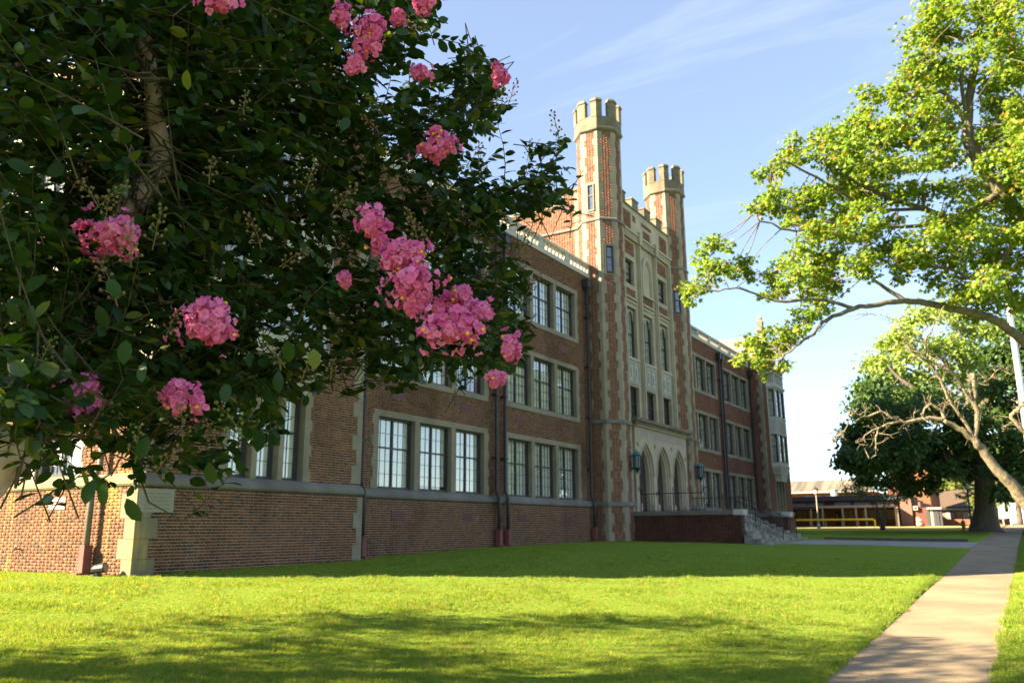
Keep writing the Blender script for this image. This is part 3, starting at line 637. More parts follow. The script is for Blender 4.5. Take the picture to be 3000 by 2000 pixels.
# blind niche with a pointed head
def arch_z(s, c, hw, sp, h):
    r = (hw*hw+h*h)/(2*hw); a = min(abs(s-c), hw); return sp+math.sqrt(max(0, r*r-(a-(hw-r))**2))
def arch_ring(mb, F, c, hw0, hw1, sp, h0, h1, zb, d0, d1, n=10):
    P = lambda s, d, z: (F[0]+F[2]*s+F[4]*d, F[1]+F[3]*s+F[5]*d, z)
    for sg in (-1, 1):
        pr = None; pts = [((hw0, zb), (hw1, zb))]+[((hw0*(1-i/n), arch_z(c+hw0*(1-i/n), c, hw0, sp, h0)), (hw1*(1-i/n), arch_z(c+hw1*(1-i/n), c, hw1, sp, h1))) for i in range(n+1)]
        for (ia, oa), (ib, ob_) in zip(pts[:-1], pts[1:]):
            q = [(c+sg*ia[0], ia[1]), (c+sg*oa[0], oa[1]), (c+sg*ob_[0], ob_[1]), (c+sg*ib[0], ib[1])]
            v = [P(s, d0, z) for s, z in q]+[P(s, d1, z) for s, z in q]; mb.hexa(v)
mb = MB(); arch_ring(mb, F, 40.5, .55, .72, 13.5, .85, 1.05, 12.2, 0, .10); arch_ring(mb, F, 40.5, .45, .55, 13.5, .72, .85, 12.2, 0, .05); mb.fbox(F, 39.7, 41.3, 12.16, 12.24, 0, .14); mb.build('niche', M_PORTAL, school)
# battlement
bt = MB().fbox(F, 36.5, 44.5, 16.83, 16.93, -.55, .06).build('battlement', M_CROWN, school)
for i in range(5):
    s = 37.15+1.72*i; mb = MB().fbox(F, s, s+.86, 16.93, 17.42, -.52, .02); mb.fbox(F, s-.04, s+.90, 17.42, 17.50, -.56, .06); mb.build('merlon', M_CROWN, bt)
# block behind the tower
Fk = FS(35.5); wall(Fk, -32, -17.2, 11.7, 16.35, [], M_MORTT, M_BTOWER); wall(Fk, -18.6, -17.2, 16.35, 17.05, [], M_MORTT, M_BTOWER)
mb = MB(); mb.fbox(Fk, -32, -18.6, 16.35, 16.5, -.45, .06); mb.fbox(Fk, -18.66, -17.2, 17.05, 17.2, -.45, .06); mb.fbox(Fk, -18.72, -18.6, 16.5, 17.04, -.45, .04); mb.build('parapet_coping', M_CROWN, school)
molding(Fk, -32, -17.2, [(0,14.88),(.1,14.9),(.1,14.98),(0,15.06)], 'string_course', M_GREYST)
quoin_col(Fk, -18.05, 1, None, 0, 0, 11.9, 16.9, M_STONE, l=(.28,.42))
wall(FN(45.5), -32, -17.2, 11.7, 16.4, [], M_MORTT, M_BTOWER, lay=False); MB().box(-32, -16.8, 35.84, 45.16, 15.8, 15.95).build('roof', M_ROOF, school); MB().box(-32.3, -32, 35.5, 45.5, 11.7, 16.4).build('wall', M_MORTT, school)
MB().box(-36, -35.6, 10.95, 68.9, -1.2, 12.3).build('wall', M_MORT, school)
# ---- portal with three pointed arches
Fp = FE(XPO); AC = (38.22, 40.5, 42.78); hw, sp, ah = .92, 2.62, 1.5; zt = 4.98; fl = .72
mb = MB(); P = lambda s, d, z: (XPO+d, s, z)
edges = [36.95]
for c in AC: edges += [c-hw, c+hw]
edges.append(44.05)
for a, b in zip(edges[::2], edges[1::2]): mb.fbox(Fp, a, b, fl-.9, zt, -.54, 0)
for c in AC:
    n = 20
    for i in range(n):
        p, q = c-hw+2*hw*i/n, c-hw+2*hw*(i+1)/n; zp, zq = arch_z(p, c, hw, sp, ah), arch_z(q, c, hw, sp, ah)
        mb.hexa([P(p,0,zp),P(p,-.45,zp),P(q,-.45,zq),P(q,0,zq),P(p,0,zt),P(p,-.45,zt),P(q,-.45,zt),P(q,0,zt)])
po = mb.build('portal', M_PORTAL, school)
for c in AC:
    a = MB(); arch_ring(a, Fp, c, hw-.12, hw, sp, ah-.14, ah, fl, -.37, -.06); arch_ring(a, Fp, c, hw-.24, hw-.12, sp, ah-.28, ah-.14, fl, -.38, -.14); arch_ring(a, Fp, c, hw, hw+.05, sp, ah, ah+.07, sp-.1, 0, .05)
    a.fbox(Fp, c-hw-.1, c-hw+.16, fl, fl+.45, -.5, .06); a.fbox(Fp, c+hw-.16, c+hw+.1, fl, fl+.45, -.5, .06)
    a.build('archway', M_PORTAL, po)
    d = MB().fbox(Fp, c-.8, c+.8, fl, 4.2, -.46, -.35).build('door', M_WOOD, po)
    for sg in (-1, 1): MB().fbox(Fp, c+sg*.34-.24, c+sg*.34+.24, fl+1.2, fl+2.3, -.35, -.342).build('door_pane', mat('slit_dark', (.02,.022,.026), .3), d); MB().fbox(Fp, c+sg*.06-.015, c+sg*.06+.015, fl+.95, fl+1.15, -.35, -.30).build('handle', M_IRON, d)
mb = MB()                                                # worn carved band above the arches
s = 37.3
while s < 43.7:
    l = random.choice([.05,.05,.1,.16]); mb.fbox(Fp, s, min(s+l, 43.7), 4.40, 4.74, -.01, .014); s += l+random.choice([.05,.06,.07,.07,.28])
mb.build('worn_inscription', mat('worn_frieze', (.34,.28,.25), .95), po)
MB().fbox(Fp, 37.1, 43.9, 4.34, 4.80, -.02, .006).build('frieze_panel', mat('frieze_panel', (.39,.335,.29), .95, scale=2, col2=(.32,.28,.24)), po)
for s, z in ((37.15,3.9),(39.35,3.95),(41.65,4.0),(43.7,3.6),(37.1,1.75),(39.32,1.6),(43.85,2.0),(41.62,1.9)): bricks((XPO,0,0,1,1,0), s, s+.19, z, z+.2, [], M_BTOWER)
cn = MB().fbox(Fp, 36.6, 44.4, 5.1, 5.26, -.6, .32); cn.fbox(Fp, 36.75, 44.25, 4.98, 5.1, -.5, .2)
co = cn.build('portal_cornice', M_CROWN, po)
for i in range(24): MB().fbox(Fp, 36.9+7.1*i/24, 36.9+7.1*i/24+.14, 4.86, 4.98, 0, .16).build('dentil', M_PORTAL, co)
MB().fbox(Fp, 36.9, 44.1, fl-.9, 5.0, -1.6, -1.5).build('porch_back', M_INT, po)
# ---- terrace, cheek walls and steps
for ya, yb in ((36.12, 36.62), (44.38, 44.88)):
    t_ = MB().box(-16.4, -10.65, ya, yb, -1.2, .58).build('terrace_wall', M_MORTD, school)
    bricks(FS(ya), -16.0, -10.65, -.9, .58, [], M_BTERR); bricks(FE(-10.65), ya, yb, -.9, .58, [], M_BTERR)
    for i in range(4): MB().box(-16.0+1.36*i+.006, -16.0+1.36*(i+1)-.006, ya-.07, yb+.07, .58, .76).build('coping_stone', M_GREYST, t_)
    MB().box(-10.95, -10.52, ya-.09, yb+.09, .56, .80).build('pier_cap', M_WHITE, t_)
MB().box(-16.6, -12.36, 36.6, 44.4, -1.0, .70).build('terrace', M_CONC2, school)
st = thing('steps_holder', None, None, (-11, 40.5, -.6)); st.parent = school; st.matrix_parent_inverse = Matrix.Translation(-wloc(school)); st.name = 'front_steps'
M_STEP = mat('step_stone', (.27,.25,.21), .9, scale=2.5, col2=(.10,.095,.085), bump=.2, contrast=(.42,.62))
for i in range(8):
    z = .70-.165*(i+1); x = -12.36+.36*i; wd = (36.63, 44.37) if i < 5 else (36.0-.0*i, 45.0)
    if i < 5: MB().box(x-.02, x+.36, wd[0], wd[1], -1.0, z).build('step', M_STEP, st)
    else: MB().box(max(x, -10.64), x+.38, 36.1-.06*(i-5), 44.9+.06*(i-5), -1.0, z).build('step', M_STEP, st)
def railing(path, name='hand_rail', h=.9, sp_=.13):
    mb = MB(); pts = [Vector(p) for p in path]
    for a, b in zip(pts[:-1], pts[1:]):
        L = (b-a).length; n = max(1, int(L/sp_))
        mb.tube([a+Vector((0,0,h)), b+Vector((0,0,h))], .022, 6); mb.tube([a+Vector((0,0,.12)), b+Vector((0,0,.12))], .014, 6)
        for i in range(n+1):
            p = a+(b-a)*i/n; mb.tube([p, p+Vector((0,0,h+(0.06 if i in (0, n) else 0)))], .022 if i in (0, n) else .008, 5)
    return mb.build(name, M_IRON, school)
railing([(-15.6, 36.95, .70), (-14.0, 36.95, .70), (-12.5, 36.95, .70)]); railing([(-15.6, 44.05, .70), (-12.5, 44.05, .70)])
railing([(-12.4, 39.3, .66), (-10.9, 39.3, -.02), (-9.7, 39.3, -.55)]); railing([(-12.4, 41.9, .66), (-10.9, 41.9, -.02), (-9.7, 41.9, -.55)])
# ---- choose the 300 bricks that show largest (front wall by the near corner) as single bricks
F0 = FE(XP+.1); pick = {}
for Fx, A, pr in BR[M_BRICK]:
    if abs(Fx[0]-F0[0]) < 1e-6 and Fx[4] == 1:
        full = (np.abs(A[:,3]-A[:,2]-(CH-JT)) < 1e-6) & ((np.abs(A[:,1]-A[:,0]-ST) < 1e-6) | (np.abs(A[:,1]-A[:,0]-HD) < 1e-6)) & (A[:,2] > -.62) & (A[:,0] > 11.42) & (A[:,3] < .2)
        idx = np.where(full)[0]; idx = idx[np.argsort(A[idx,0])][:300]; mk = np.zeros(len(A), bool); mk[idx] = True; pick[id(A)] = mk
        fw_ = [o for o in bpy.data.objects if o.name.startswith('plinth')]
        host = min(fw_, key=lambda o: (Vector(o.data.vertices[0].co)-Vector((XP, 11, 0))).length)
        for ln, nm in ((ST, 'stretcher'), (HD, 'header')):
            b_ = MB().box(-.01, .008, 0, ln, 0, CH-JT); me = bpy.data.meshes.new(nm); me.from_pydata(b_.v, [], b_.f); me.materials.append(M_BRICK)
            for i in idx:
                if abs(A[i,1]-A[i,0]-ln) < 1e-6:
                    o = bpy.data.objects.new('brick', me); COL.objects.link(o); o.parent = host; o.matrix_parent_inverse = Matrix.Translation(-wloc(host)); o.location = (F0[0]+random.uniform(-.002,.002), A[i,0], A[i,2])
        break
flush_bricks(pick)
# ---- lanterns, flood light, tap
def lantern(y, z, label):
    x = -15.70; q_ = .74; L_ = thing('wall_lantern', label, 'lantern', (x, y, z), 'wall lanterns beside the arches'); cx = x+.34
    MB().lathe((cx, y), [(.29*q_,z+.42*q_),(.29*q_,z+.46*q_),(.25*q_,z+.56*q_),(.17*q_,z+.63*q_),(.07*q_,z+.67*q_),(.03*q_,z+.72*q_),(.02*q_,z+.82*q_)], 10).build('roof_cap', M_COPPER, L_)
    c = MB(); c.lathe((cx, y), [(.26*q_,z+.36*q_),(.27*q_,z+.42*q_)], 10); c.lathe((cx, y), [(.27*q_,z-.42*q_),(.26*q_,z-.36*q_)], 10); c.lathe((cx, y), [(.24*q_,z-.42*q_),(.10*q_,z-.55*q_),(.03*q_,z-.72*q_)], 8)
    for k in range(8): a = 2*math.pi*k/8; c.tube([(cx+.185*math.cos(a), y+.185*math.sin(a), z-.28), (cx+.185*math.cos(a), y+.185*math.sin(a), z+.28)], .022, 5)
    c.build('cage', mat('lantern_iron', (.02,.035,.04), .6), L_)
    MB().lathe((cx, y), [(.22*q_,z-.36*q_),(.22*q_,z+.36*q_)], 8).build('lantern_glass', mat('lantern_glass', (.13,.15,.15), .2), L_)
    b = MB(); b.box(x-.06, x+.02, y-.12, y+.12, z-.4, z+.4); b.tube([(x, y, z+.3), (cx-.2, y, z+.28)], .03, 6); b.tube([(x, y, z-.35), (cx-.2, y, z-.28)], .03, 6); b.build('bracket', M_IRON, L_)
lantern(36.05, 3.05, 'copper-capped wall lantern before the first arch, nearer the viewer'); lantern(44.95, 3.05, 'copper-capped wall lantern past the last arch of the entrance')
fl_ = thing('flood_light', 'small black flood light on the grass at the building corner', 'light', (-16.6, 10.55, G(-16.6, 10.5)))
g0 = G(-16.6, 10.5); MB().lathe((-16.6, 10.5), [(.10,g0-.02),(.10,g0+.04),(.04,g0+.05),(.04,g0+.10)], 10).build('base', M_IRON, fl_)
MB().tube([(-16.72, 10.45, g0+.14), (-16.66, 10.48, g0+.15), (-16.5, 10.52, g0+.17), (-16.42, 10.55, g0+.18)], [.05,.085,.10,.11], 10).build('lamp_head', M_IRON, fl_); MB().tube([(-16.47,10.535,g0+.175),(-16.41,10.555,g0+.182)], .085, 10).build('lens', M_GLASS, fl_)
tp = MB(); tp.tube([(-20.3,10.85,-.38),(-20.3,10.72,-.38),(-20.3,10.68,-.44)], .018, 6); tp.tube([(-20.36,10.74,-.33),(-20.24,10.74,-.33)], .012, 6); tp.tube([(-20.3,10.74,-.33),(-20.3,10.74,-.38)], .01, 6)
tag(tp.build('garden_tap', M_IRON), 'small dark garden tap on the sunlit end wall', 'tap')
# ================================================================ foliage tools
def leaf_mat(name, c0, c1, tr, amt=.35, gloss=.12, rough=.35, c2=None):
    m = bpy.data.materials.new(name); m.use_nodes = True; t = m.node_tree; t.nodes.clear(); L = t.links.new
    o = t.nodes.new('ShaderNodeOutputMaterial'); at = t.nodes.new('ShaderNodeAttribute'); at.attribute_name = 'rnd'; oi = t.nodes.new('ShaderNodeObjectInfo')
    ad = t.nodes.new('ShaderNodeMath'); L(at.outputs['Fac'], ad.inputs[0]); L(oi.outputs['Random'], ad.inputs[1]); fr = t.nodes.new('ShaderNodeMath'); fr.operation = 'FRACT'; L(ad.outputs[0], fr.inputs[0])
    cr = t.nodes.new('ShaderNodeValToRGB'); e = cr.color_ramp.elements; e[0].color = (*c0, 1); e[1].color = (*c1, 1); e[1].position = .9
    if c2: q = e.new(.97); q.color = (*c2, 1)
    L(fr.outputs[0], cr.inputs[0])
    d = t.nodes.new('ShaderNodeBsdfDiffuse'); L(cr.outputs[0], d.inputs[0]); T = t.nodes.new('ShaderNodeBsdfTranslucent')
    mu = t.nodes.new('ShaderNodeMixRGB'); mu.blend_type = 'MULTIPLY'; mu.inputs[0].default_value = 1; mu.inputs[2].default_value = (*tr, 1); L(cr.outputs[0], mu.inputs[1]); L(mu.outputs[0], T.inputs[0])
    m1 = t.nodes.new('ShaderNodeMixShader'); m1.inputs[0].default_value = amt; L(d.outputs[0], m1.inputs[1]); L(T.outputs[0], m1.inputs[2])
    g = t.nodes.new('ShaderNodeBsdfGlossy'); g.inputs['Roughness'].default_value = rough; g.inputs[0].default_value = (.8,.85,.9,1)
    lw = t.nodes.new('ShaderNodeLayerWeight'); lw.inputs[0].default_value = .25; mg = t.nodes.new('ShaderNodeMath'); mg.operation = 'MULTIPLY'; L(lw.outputs['Facing'], mg.inputs[0]); mg.inputs[1].default_value = gloss
    m2 = t.nodes.new('ShaderNodeMixShader'); L(mg.outputs[0], m2.inputs[0]); L(m1.outputs[0], m2.inputs[1]); L(g.outputs[0], m2.inputs[2]); L(m2.outputs[0], o.inputs[0])
    MATS[name] = m; return m
def bark_mat(name, c0, c1, scale=9, stretch=(1,1,.25), bump=.6): return mat(name, c0, .9, scale=scale, col2=c1, bump=bump, bscale=scale*2.5, stretch=stretch, spec=.15)
# leaf templates: long axis x (0..1), normal z
def tmpl_ovate(w=.56):
    ts = [0, .22, .5, .78, 1.0]; ws = [0, .36, .5, .40, 0]; V = []; 
    for t, q in zip(ts, ws): V.append((t, 0, -.16*t*t))
    for sg in (-1, 1):
        for t, q in zip(ts[1:-1], ws[1:-1]): V.append((t, sg*q*w, .10*q-.16*t*t))
    F = []
    for sg, o in ((-1, 5), (1, 8)):
        f = [(0,1,o),(1,o+1,o),(1,2,o+1),(2,o+2,o+1),(2,3,o+2),(3,4,o+2)]
        F += f if sg < 0 else [(a,c,b) for a,b,c in f]
    return np.array(V, float), np.array(F)
def tmpl_lobed():
    ang = [0, 28, 52, 82, 115, 150, 180]; rad = [1, .52, .86, .42, .62, .30, .18]; pts = [(r*math.cos(R(a)), r*math.sin(R(a))) for a, r in zip(ang, rad)]
    pts = pts + [(x, -y) for x, y in pts[-2:0:-1]]
    V = [(.3, 0, .06)]+[(x*.55+.3, y*.55, -.10*abs(y)) for x, y in pts]; n = len(pts)
    return np.array(V, float), np.array([(0, 1+i, 1+(i+1) % n) for i in range(n)])
def tmpl_simple(): return np.array([(0,0,0),(.5,.3,.05),(1,0,-.05),(.5,-.3,.05)], float), np.array([(0,1,2),(0,2,3)])
def norm(a): return a/np.maximum(np.linalg.norm(a, axis=-1, keepdims=True), 1e-9)
def scatter(T, pos, xd, nr, size):
    V, F = T; xd = norm(xd); yd = norm(np.cross(nr, xd)); zd = np.cross(xd, yd)
    W = pos[:, None, :] + size[:, None, None]*(V[None, :, 0:1]*xd[:, None] + V[None, :, 1:2]*yd[:, None] + V[None, :, 2:3]*zd[:, None])
    return W.reshape(-1, 3), (np.arange(len(pos))[:, None, None]*len(V) + F[None]).reshape(-1, 3)
def leaf_cloud(name, T, pos, xd, nr, size, m, parent):
    V, F = scatter(T, pos, xd, nr, size); o = np_mesh(name, V, F, m, parent, attr=np.repeat(RNG.random(len(pos)), len(T[0]))); return o
def rnd_unit(n): return norm(RNG.normal(size=(n, 3)))
def smooth_path(P, R_, k=4):
    P = np.array(P, float); n = len(P); out = []; ro = []
    for i in range(n-1):
        p0, p1, p2, p3 = P[max(i-1,0)], P[i], P[i+1], P[min(i+2,n-1)]
        for j in range(k):
            t = j/k; out.append(.5*((2*p1)+(-p0+p2)*t+(2*p0-5*p1+4*p2-p3)*t*t+(-p0+3*p1-3*p2+p3)*t**3)); ro.append(R_[i]+(R_[i+1]-R_[i])*t)
    out.append(P[-1]); ro.append(R_[-1]); return np.array(out), ro
def limb(name, pts, rads, m, parent, n=8, wob=0.0, k=4):
    P, r_ = smooth_path(pts, rads, k)
    if wob: P = P + RNG.normal(size=P.shape)*wob*np.linspace(.3, 1, len(P))[:, None]
    return MB().tube([tuple(q) for q in P], r_, n).build(name, m, parent, True), P
def cloud_tree(blobs, dens, leaf, size, m, parent, nodes, bark, twr=(.035,.008), sub=7, spread=.33, flat=.75, nm='crown'):
    """blobs: (x,y,z,r). clustered leaves, and twigs that carry them back to the limbs (nodes)"""
    pos = []; ctr = []; tw = MB(); nodes = np.array(nodes)
    for b in blobs:
        c = np.array(b[:3]); r = b[3]; j = np.argmin(np.linalg.norm(nodes-c, axis=1)); a = nodes[j]; mid = (a+c)/2+RNG.normal(size=3)*.12*np.linalg.norm(c-a)
        tw.tube([tuple(a), tuple(mid), tuple(c)], [twr[0], twr[0]*.65, twr[0]*.35], 5)
        k = max(3, int(sub)); cs = c + norm(RNG.normal(size=(k, 3)))*(r*RNG.random((k, 1))**.5)*np.array([1,1,flat])*.85
        for q in cs:
            tw.tube([tuple(c), tuple((c+q)/2+RNG.normal(size=3)*.06*r), tuple(q)], [twr[0]*.35, twr[1], twr[1]*.5], 4)
            n = max(4, int(dens*r*r/k)); pos.append(q + RNG.normal(size=(n, 3))*(r*spread)*np.array([1,1,flat*.85])); ctr.append(np.repeat(c[None], n, 0))
    pos = np.concatenate(pos); ctr = np.concatenate(ctr); n = len(pos)
    out = norm(pos-ctr); nr = norm(rnd_unit(n)*.75+np.array([0,0,.8])+out*.5); xd = norm(rnd_unit(n)+out*.8+np.array([0,0,-.35]))
    tw.build('twigs', bark, parent)['kind'] = 'stuff'
    o = leaf_cloud(nm, leaf, pos, xd, nr, size*RNG.uniform(.7, 1.25, n), m, parent); o['kind'] = 'stuff'; return o
OV, LB, SM = tmpl_ovate(), tmpl_lobed(), tmpl_simple()

# ================================================================ crape myrtle in front, its crown hanging into the view
M_CL = leaf_mat('myrtle_leaf', (.015,.036,.008), (.038,.078,.013), (1.5,1.8,.4), .25, .14, .34, (.13,.15,.02)); M_CB = bark_mat('myrtle_bark', (.34,.22,.13), (.55,.45,.33), 14, (1,1,.3), .3)
M_TW = mat('myrtle_twig', (.07,.05,.028), .8, scale=6, col2=(.10,.085,.035))
def cdep(x, y):
    d = 2.15+1.75*np.clip(x, -300, 1400)/1300; return d-np.where((y > 780) & (x < 700), .25*(1-np.clip(x, 0, 700)/700)+.05, 0)
CP = lambda x, y, o=0.0: at_depth(x, y, float(cdep(np.array(x), np.array(y)))+.55+o)
cx0, cy0 = -3.55, .35
crape = thing('crape_myrtle', 'dark-leaved flowering tree with pink blossom clusters overhanging the lawn in the foreground', 'tree', (cx0, cy0, G(cx0, cy0)))
base = np.array([cx0, cy0, G(cx0, cy0)-.05]); nodes = []
def climb(name, pix, r0, r1, off=0.0, start=None, n=8):
    pts = ([start] if start is not None else [])+[CP(x, y, off) for x, y in pix]
    o, P = limb(name, pts, list(np.linspace(r0, r1, len(pts))), M_CB, crape, n, wob=.008); nodes.extend(P.tolist()); return P
P0 = climb('trunk', [(-60,1130),(0,1048),(110,920),(200,720),(265,540),(318,450),(358,405),(374,360),(362,300),(352,230),(345,170),(330,100),(325,40),(340,-60),(380,-220)], .062, .016, -.2, start=base)
climb('trunk', [(-420,900),(-330,500),(-260,150),(-160,-150)], .055, .02, .8, start=base+np.array([-.12,.1,0]))
climb('branch', [(-120,110),(-40,75),(100,45),(200,35),(300,18),(400,30),(520,-20)], .034, .014, .35)
climb('branch', [(-100,260),(0,185),(80,130),(150,90),(230,60)], .02, .01, .6)
climb('branch', [(372,362),(430,325),(500,318),(560,332),(640,300),(720,290),(850,300),(980,285),(1050,230),(1092,120)], .022, .006, .45)
climb('branch', [(345,182),(380,135),(440,120),(520,125),(600,110),(700,80),(820,20),(950,-40)], .022, .008, .5)
climb('branch', [(374,360),(450,425),(560,450),(700,500),(850,520),(1000,540),(1120,505),(1200,475),(1275,440)], .024, .006, .3)
climb('branch', [(200,720),(330,690),(460,690),(620,680),(760,650),(900,640),(1020,650),(1130,650),(1200,700)], .022, .006, .3)
climb('branch', [(110,920),(250,880),(400,870),(560,860),(700,850),(760,840)], .020, .006, .1)
climb('branch', [(560,332),(700,260),(800,200),(880,120),(960,50)], .014, .006, .4)
climb('branch', [(265,540),(400,600),(540,640),(700,700),(830,770),(960,800),(1100,820)], .016, .005, .2)
climb('branch', [(0,1048),(90,1000),(200,1000),(300,1040)], .012, .004, -.1)
nodes = np.array(nodes)
POLY = [(-520,-700),(1050,-260),(1000,-30),(985,30),(965,75),(930,135),(960,185),(1040,190),(1075,150),(1090,105),(1120,130),(1150,175),(1160,240),(1135,330),(1120,420),(1150,430),(1200,395),(1250,360),(1283,330),(1305,400),(1285,455),(1240,480),(1190,500),(1120,510),(1150,590),(1200,640),(1215,700),(1205,760),(1190,800),(1165,860),(1100,845),(1050,815),(1000,855),(960,870),(900,835),(845,800),(800,810),(755,835),(690,880),(640,930),(600,965),(550,1030),(500,1050),(500,980),(430,920),(385,940),(345,1000),(310,1060),(280,1070),(240,1030),(205,950),(150,910),(70,935),(0,945),(-500,800)]
PX = np.array(POLY, float)
def inpoly(x, y):
    c = np.zeros(len(x), bool); j = len(PX)-1
    for i in range(len(PX)):
        xi, yi, xj, yj = *PX[i], *PX[j]
        hit = ((yi > y) != (yj > y)) & (x < (xj-xi)*(y-yi)/(yj-yi+1e-12)+xi); c ^= hit; j = i
    return c
HOLES = [(735,800,34,46),(680,840,36,28),(780,740,24,22),(620,770,62,40),(700,705,40,28),(560,800,40,30),(640,700,24,20),(170,205,34,24),(40,160,40,22),(70,420,30,24),(230,560,16,14),(110,860,26,18),(410,330,20,16),(330,260,22,30),(700,330,18,14),(740,230,16,12),(960,620,14,18),(1000,780,16,14),(890,740,22,16),(600,940,26,18),(450,980,22,26),(60,1010,20,16),(900,420,14,12),(1040,470,16,12),(830,630,14,12),(520,1010,20,18)]
def gaps(x, y):
    k = np.ones(len(x), bool)
    for a, b, c, d in HOLES: k &= ((x-a)/c)**2+((y-b)/d)**2 > 1
    return k & ((np.sin(x*.031+1.3*np.sin(y*.021))*np.sin(y*.037+1.1*np.sin(x*.019+2)) < .62) | (x < -20) | (y < -20))
def sprays(n, box, lo, hi):
    x = RNG.uniform(box[0], box[1], n*3); y = RNG.uniform(box[2], box[3], n*3); k = inpoly(x, y) & gaps(x, y); x, y = x[k][:n], y[k][:n]
    d = cdep(x, y)+RNG.uniform(lo, hi, len(x)); T = np.stack([at_depth(a, b, e) for a, b, e in zip(x, y, d)]); return x, y, T
def grow(T, ln=(.22,.45), nl=(9,16), sz=(.050,.076)):
    ps, xd, nr, ss = [], [], [], []; tw = MB()
    for t in T:
        j = np.argmin(np.linalg.norm(nodes-t, axis=1)); a = nodes[j]; dv = t-a; L = np.linalg.norm(dv)+1e-6; dv = dv/L
        s = norm(dv+RNG.normal(size=3)*.34+np.array([0,0,-.05])); l = RNG.uniform(*ln); b = t-s*l
        bend = RNG.normal(size=3)*.03
        P = [b+(t-b)*q+bend*math.sin(math.pi*q) for q in (0,.33,.66,1)]
        tw.tube([tuple(q) for q in P], [.0028,.0024,.0017,.001], 4)
        if .3 < L < .5: tw.tube([tuple(a), tuple((a+b)/2+RNG.normal(size=3)*.05), tuple(b)], [.0045,.004,.0028], 4)
        m_ = RNG.integers(*nl); side = norm(np.cross(s, np.array([0,0,1])+RNG.normal(size=3)*.3))
        for i in range(m_):
            q = .12+.88*(i+1)/m_; ps.append(b+(t-b)*q+bend*math.sin(math.pi*q)); sg = 1 if i % 2 else -1
            xd.append(s*.55+side*sg*(.9 if i < m_-1 else .1)+RNG.normal(size=3)*.28+np.array([0,0,-.18])); nr.append(np.array([0,0,1])+RNG.normal(size=3)*.42+FW*-.15); ss.append(RNG.uniform(*sz)*(1 if i < m_-2 else .7))
    return np.array(ps), np.array(xd), np.array(nr), np.array(ss), tw
x1, y1_, TA = sprays(1050, (-60,1320,-60,1140), -.10, .75)
x2, y2_, TB = sprays(1150, (-60,1320,-60,1140), .6, 2.0)
x3, y3_, TC_ = sprays(700, (-520,1050,-650,1000), .2, 2.0)
A_ = grow(TA); B_ = grow(TB); C_ = grow(TC_, sz=(.06,.085))
# sprays that make the ragged right-hand outline
EDGE = [(1095,105),(1110,150),(1125,210),(1085,170),(1150,215),(1170,228),(1040,160),(1020,190),(960,90),(945,120),(1283,318),(1255,345),(1220,365),(1300,400),(1270,440),(1200,400),(1180,430),(1240,410),(1230,460),(1160,470),(1215,690),(1205,640),(1170,600),(1225,745),(1190,780),(1150,840),(1060,845),(1000,870),(965,885),(900,865),(845,840),(860,800),(640,985),(620,1000),(700,900),(490,1085),(540,1065),(340,1080),(290,1110)]
TE = np.stack([at_depth(a, b, float(cdep(np.array(a), np.array(b)))+RNG.uniform(.0,.4)) for a, b in EDGE for _ in range(2)]); TE += RNG.normal(size=TE.shape)*.02
E_ = grow(TE, ln=(.2,.34), nl=(10,16))
for g in (A_, B_, C_, E_): g[4].build('twigs', M_TW, crape)['kind'] = 'stuff'
ps = np.concatenate([A_[0], B_[0], C_[0], E_[0]]); xd = np.concatenate([A_[1], B_[1], C_[1], E_[1]]); nr = np.concatenate([A_[2], B_[2], C_[2], E_[2]]); ss = np.concatenate([A_[3], B_[3], C_[3], E_[3]])
# extra near leaves along the lower edge, as large in the photo as a thumb
big = [(290,1143,1.85),(245,1105,1.9),(215,1100,2.0),(340,1000,2.0),(60,1010,2.0),(95,990,2.0),(140,1000,2.1),(40,965,2.0),(20,690,2.1),(75,700,2.1),(150,790,2.1),(250,640,2.1),(225,700,2.0),(290,780,2.0),(160,880,2.1),(330,830,2.1),(520,880,2.2),(600,985,2.2),(640,850,2.2),(660,780,2.2),(720,800,2.2),(480,1060,2.1),(800,270,2.7),(430,160,2.5),(60,240,2.4),(120,260,2.4),(280,40,2.5),(310,95,2.5)]
bp = np.stack([at_depth(*b) for b in big]); ps = np.concatenate([ps, bp]); xd = np.concatenate([xd, rnd_unit(len(big))*.5+np.array([0,0,-.9])]); nr = np.concatenate([nr, -FW[None]+rnd_unit(len(big))*.35]); ss = np.concatenate([ss, np.full(len(big), .062)])
clear = np.array([(300,480),(318,450),(358,405),(374,360),(362,300),(352,230),(345,170),(333,110)], float); lx = (1500+FPX*(ps@RT)/(ps@FW))/1.27551; ly = (1000-FPX*(ps@UP)/(ps@FW))/1.27551; keep = np.ones(len(ps), bool)
for a, b in zip(clear[:-1], clear[1:]):                  # the bare stretch of the main limb shows through a gap in the leaves
    t = np.clip(((lx-a[0])*(b[0]-a[0])+(ly-a[1])*(b[1]-a[1]))/((b-a)@(b-a)), 0, 1); keep &= (np.hypot(lx-a[0]-t*(b[0]-a[0]), ly-a[1]-t*(b[1]-a[1])) > 44) | (ps@FW > cdep(lx, ly)+.40)
ps, xd, nr, ss = ps[keep], xd[keep], nr[keep], ss[keep]
app = ss/(ps@FW); vis = (np.abs(ps@RT/(ps@FW)*FPX) < 1480) & (np.abs(ps@UP/(ps@FW)*FPX) < 980); app = np.where(vis, app, 0); order = np.argsort(-app); top = order[:300]; rest = order[300:]
fo = leaf_cloud('foliage', OV, ps[rest], xd[rest], nr[rest], ss[rest], M_CL, crape); fo['kind'] = 'stuff'
lm = bpy.data.meshes.new('leaf'); lm.from_pydata(OV[0].tolist(), [], OV[1].tolist()); lm.materials.append(M_CL); lm.polygons.foreach_set('use_smooth', [True]*len(lm.polygons)); inv = Matrix.Translation(-wloc(crape))
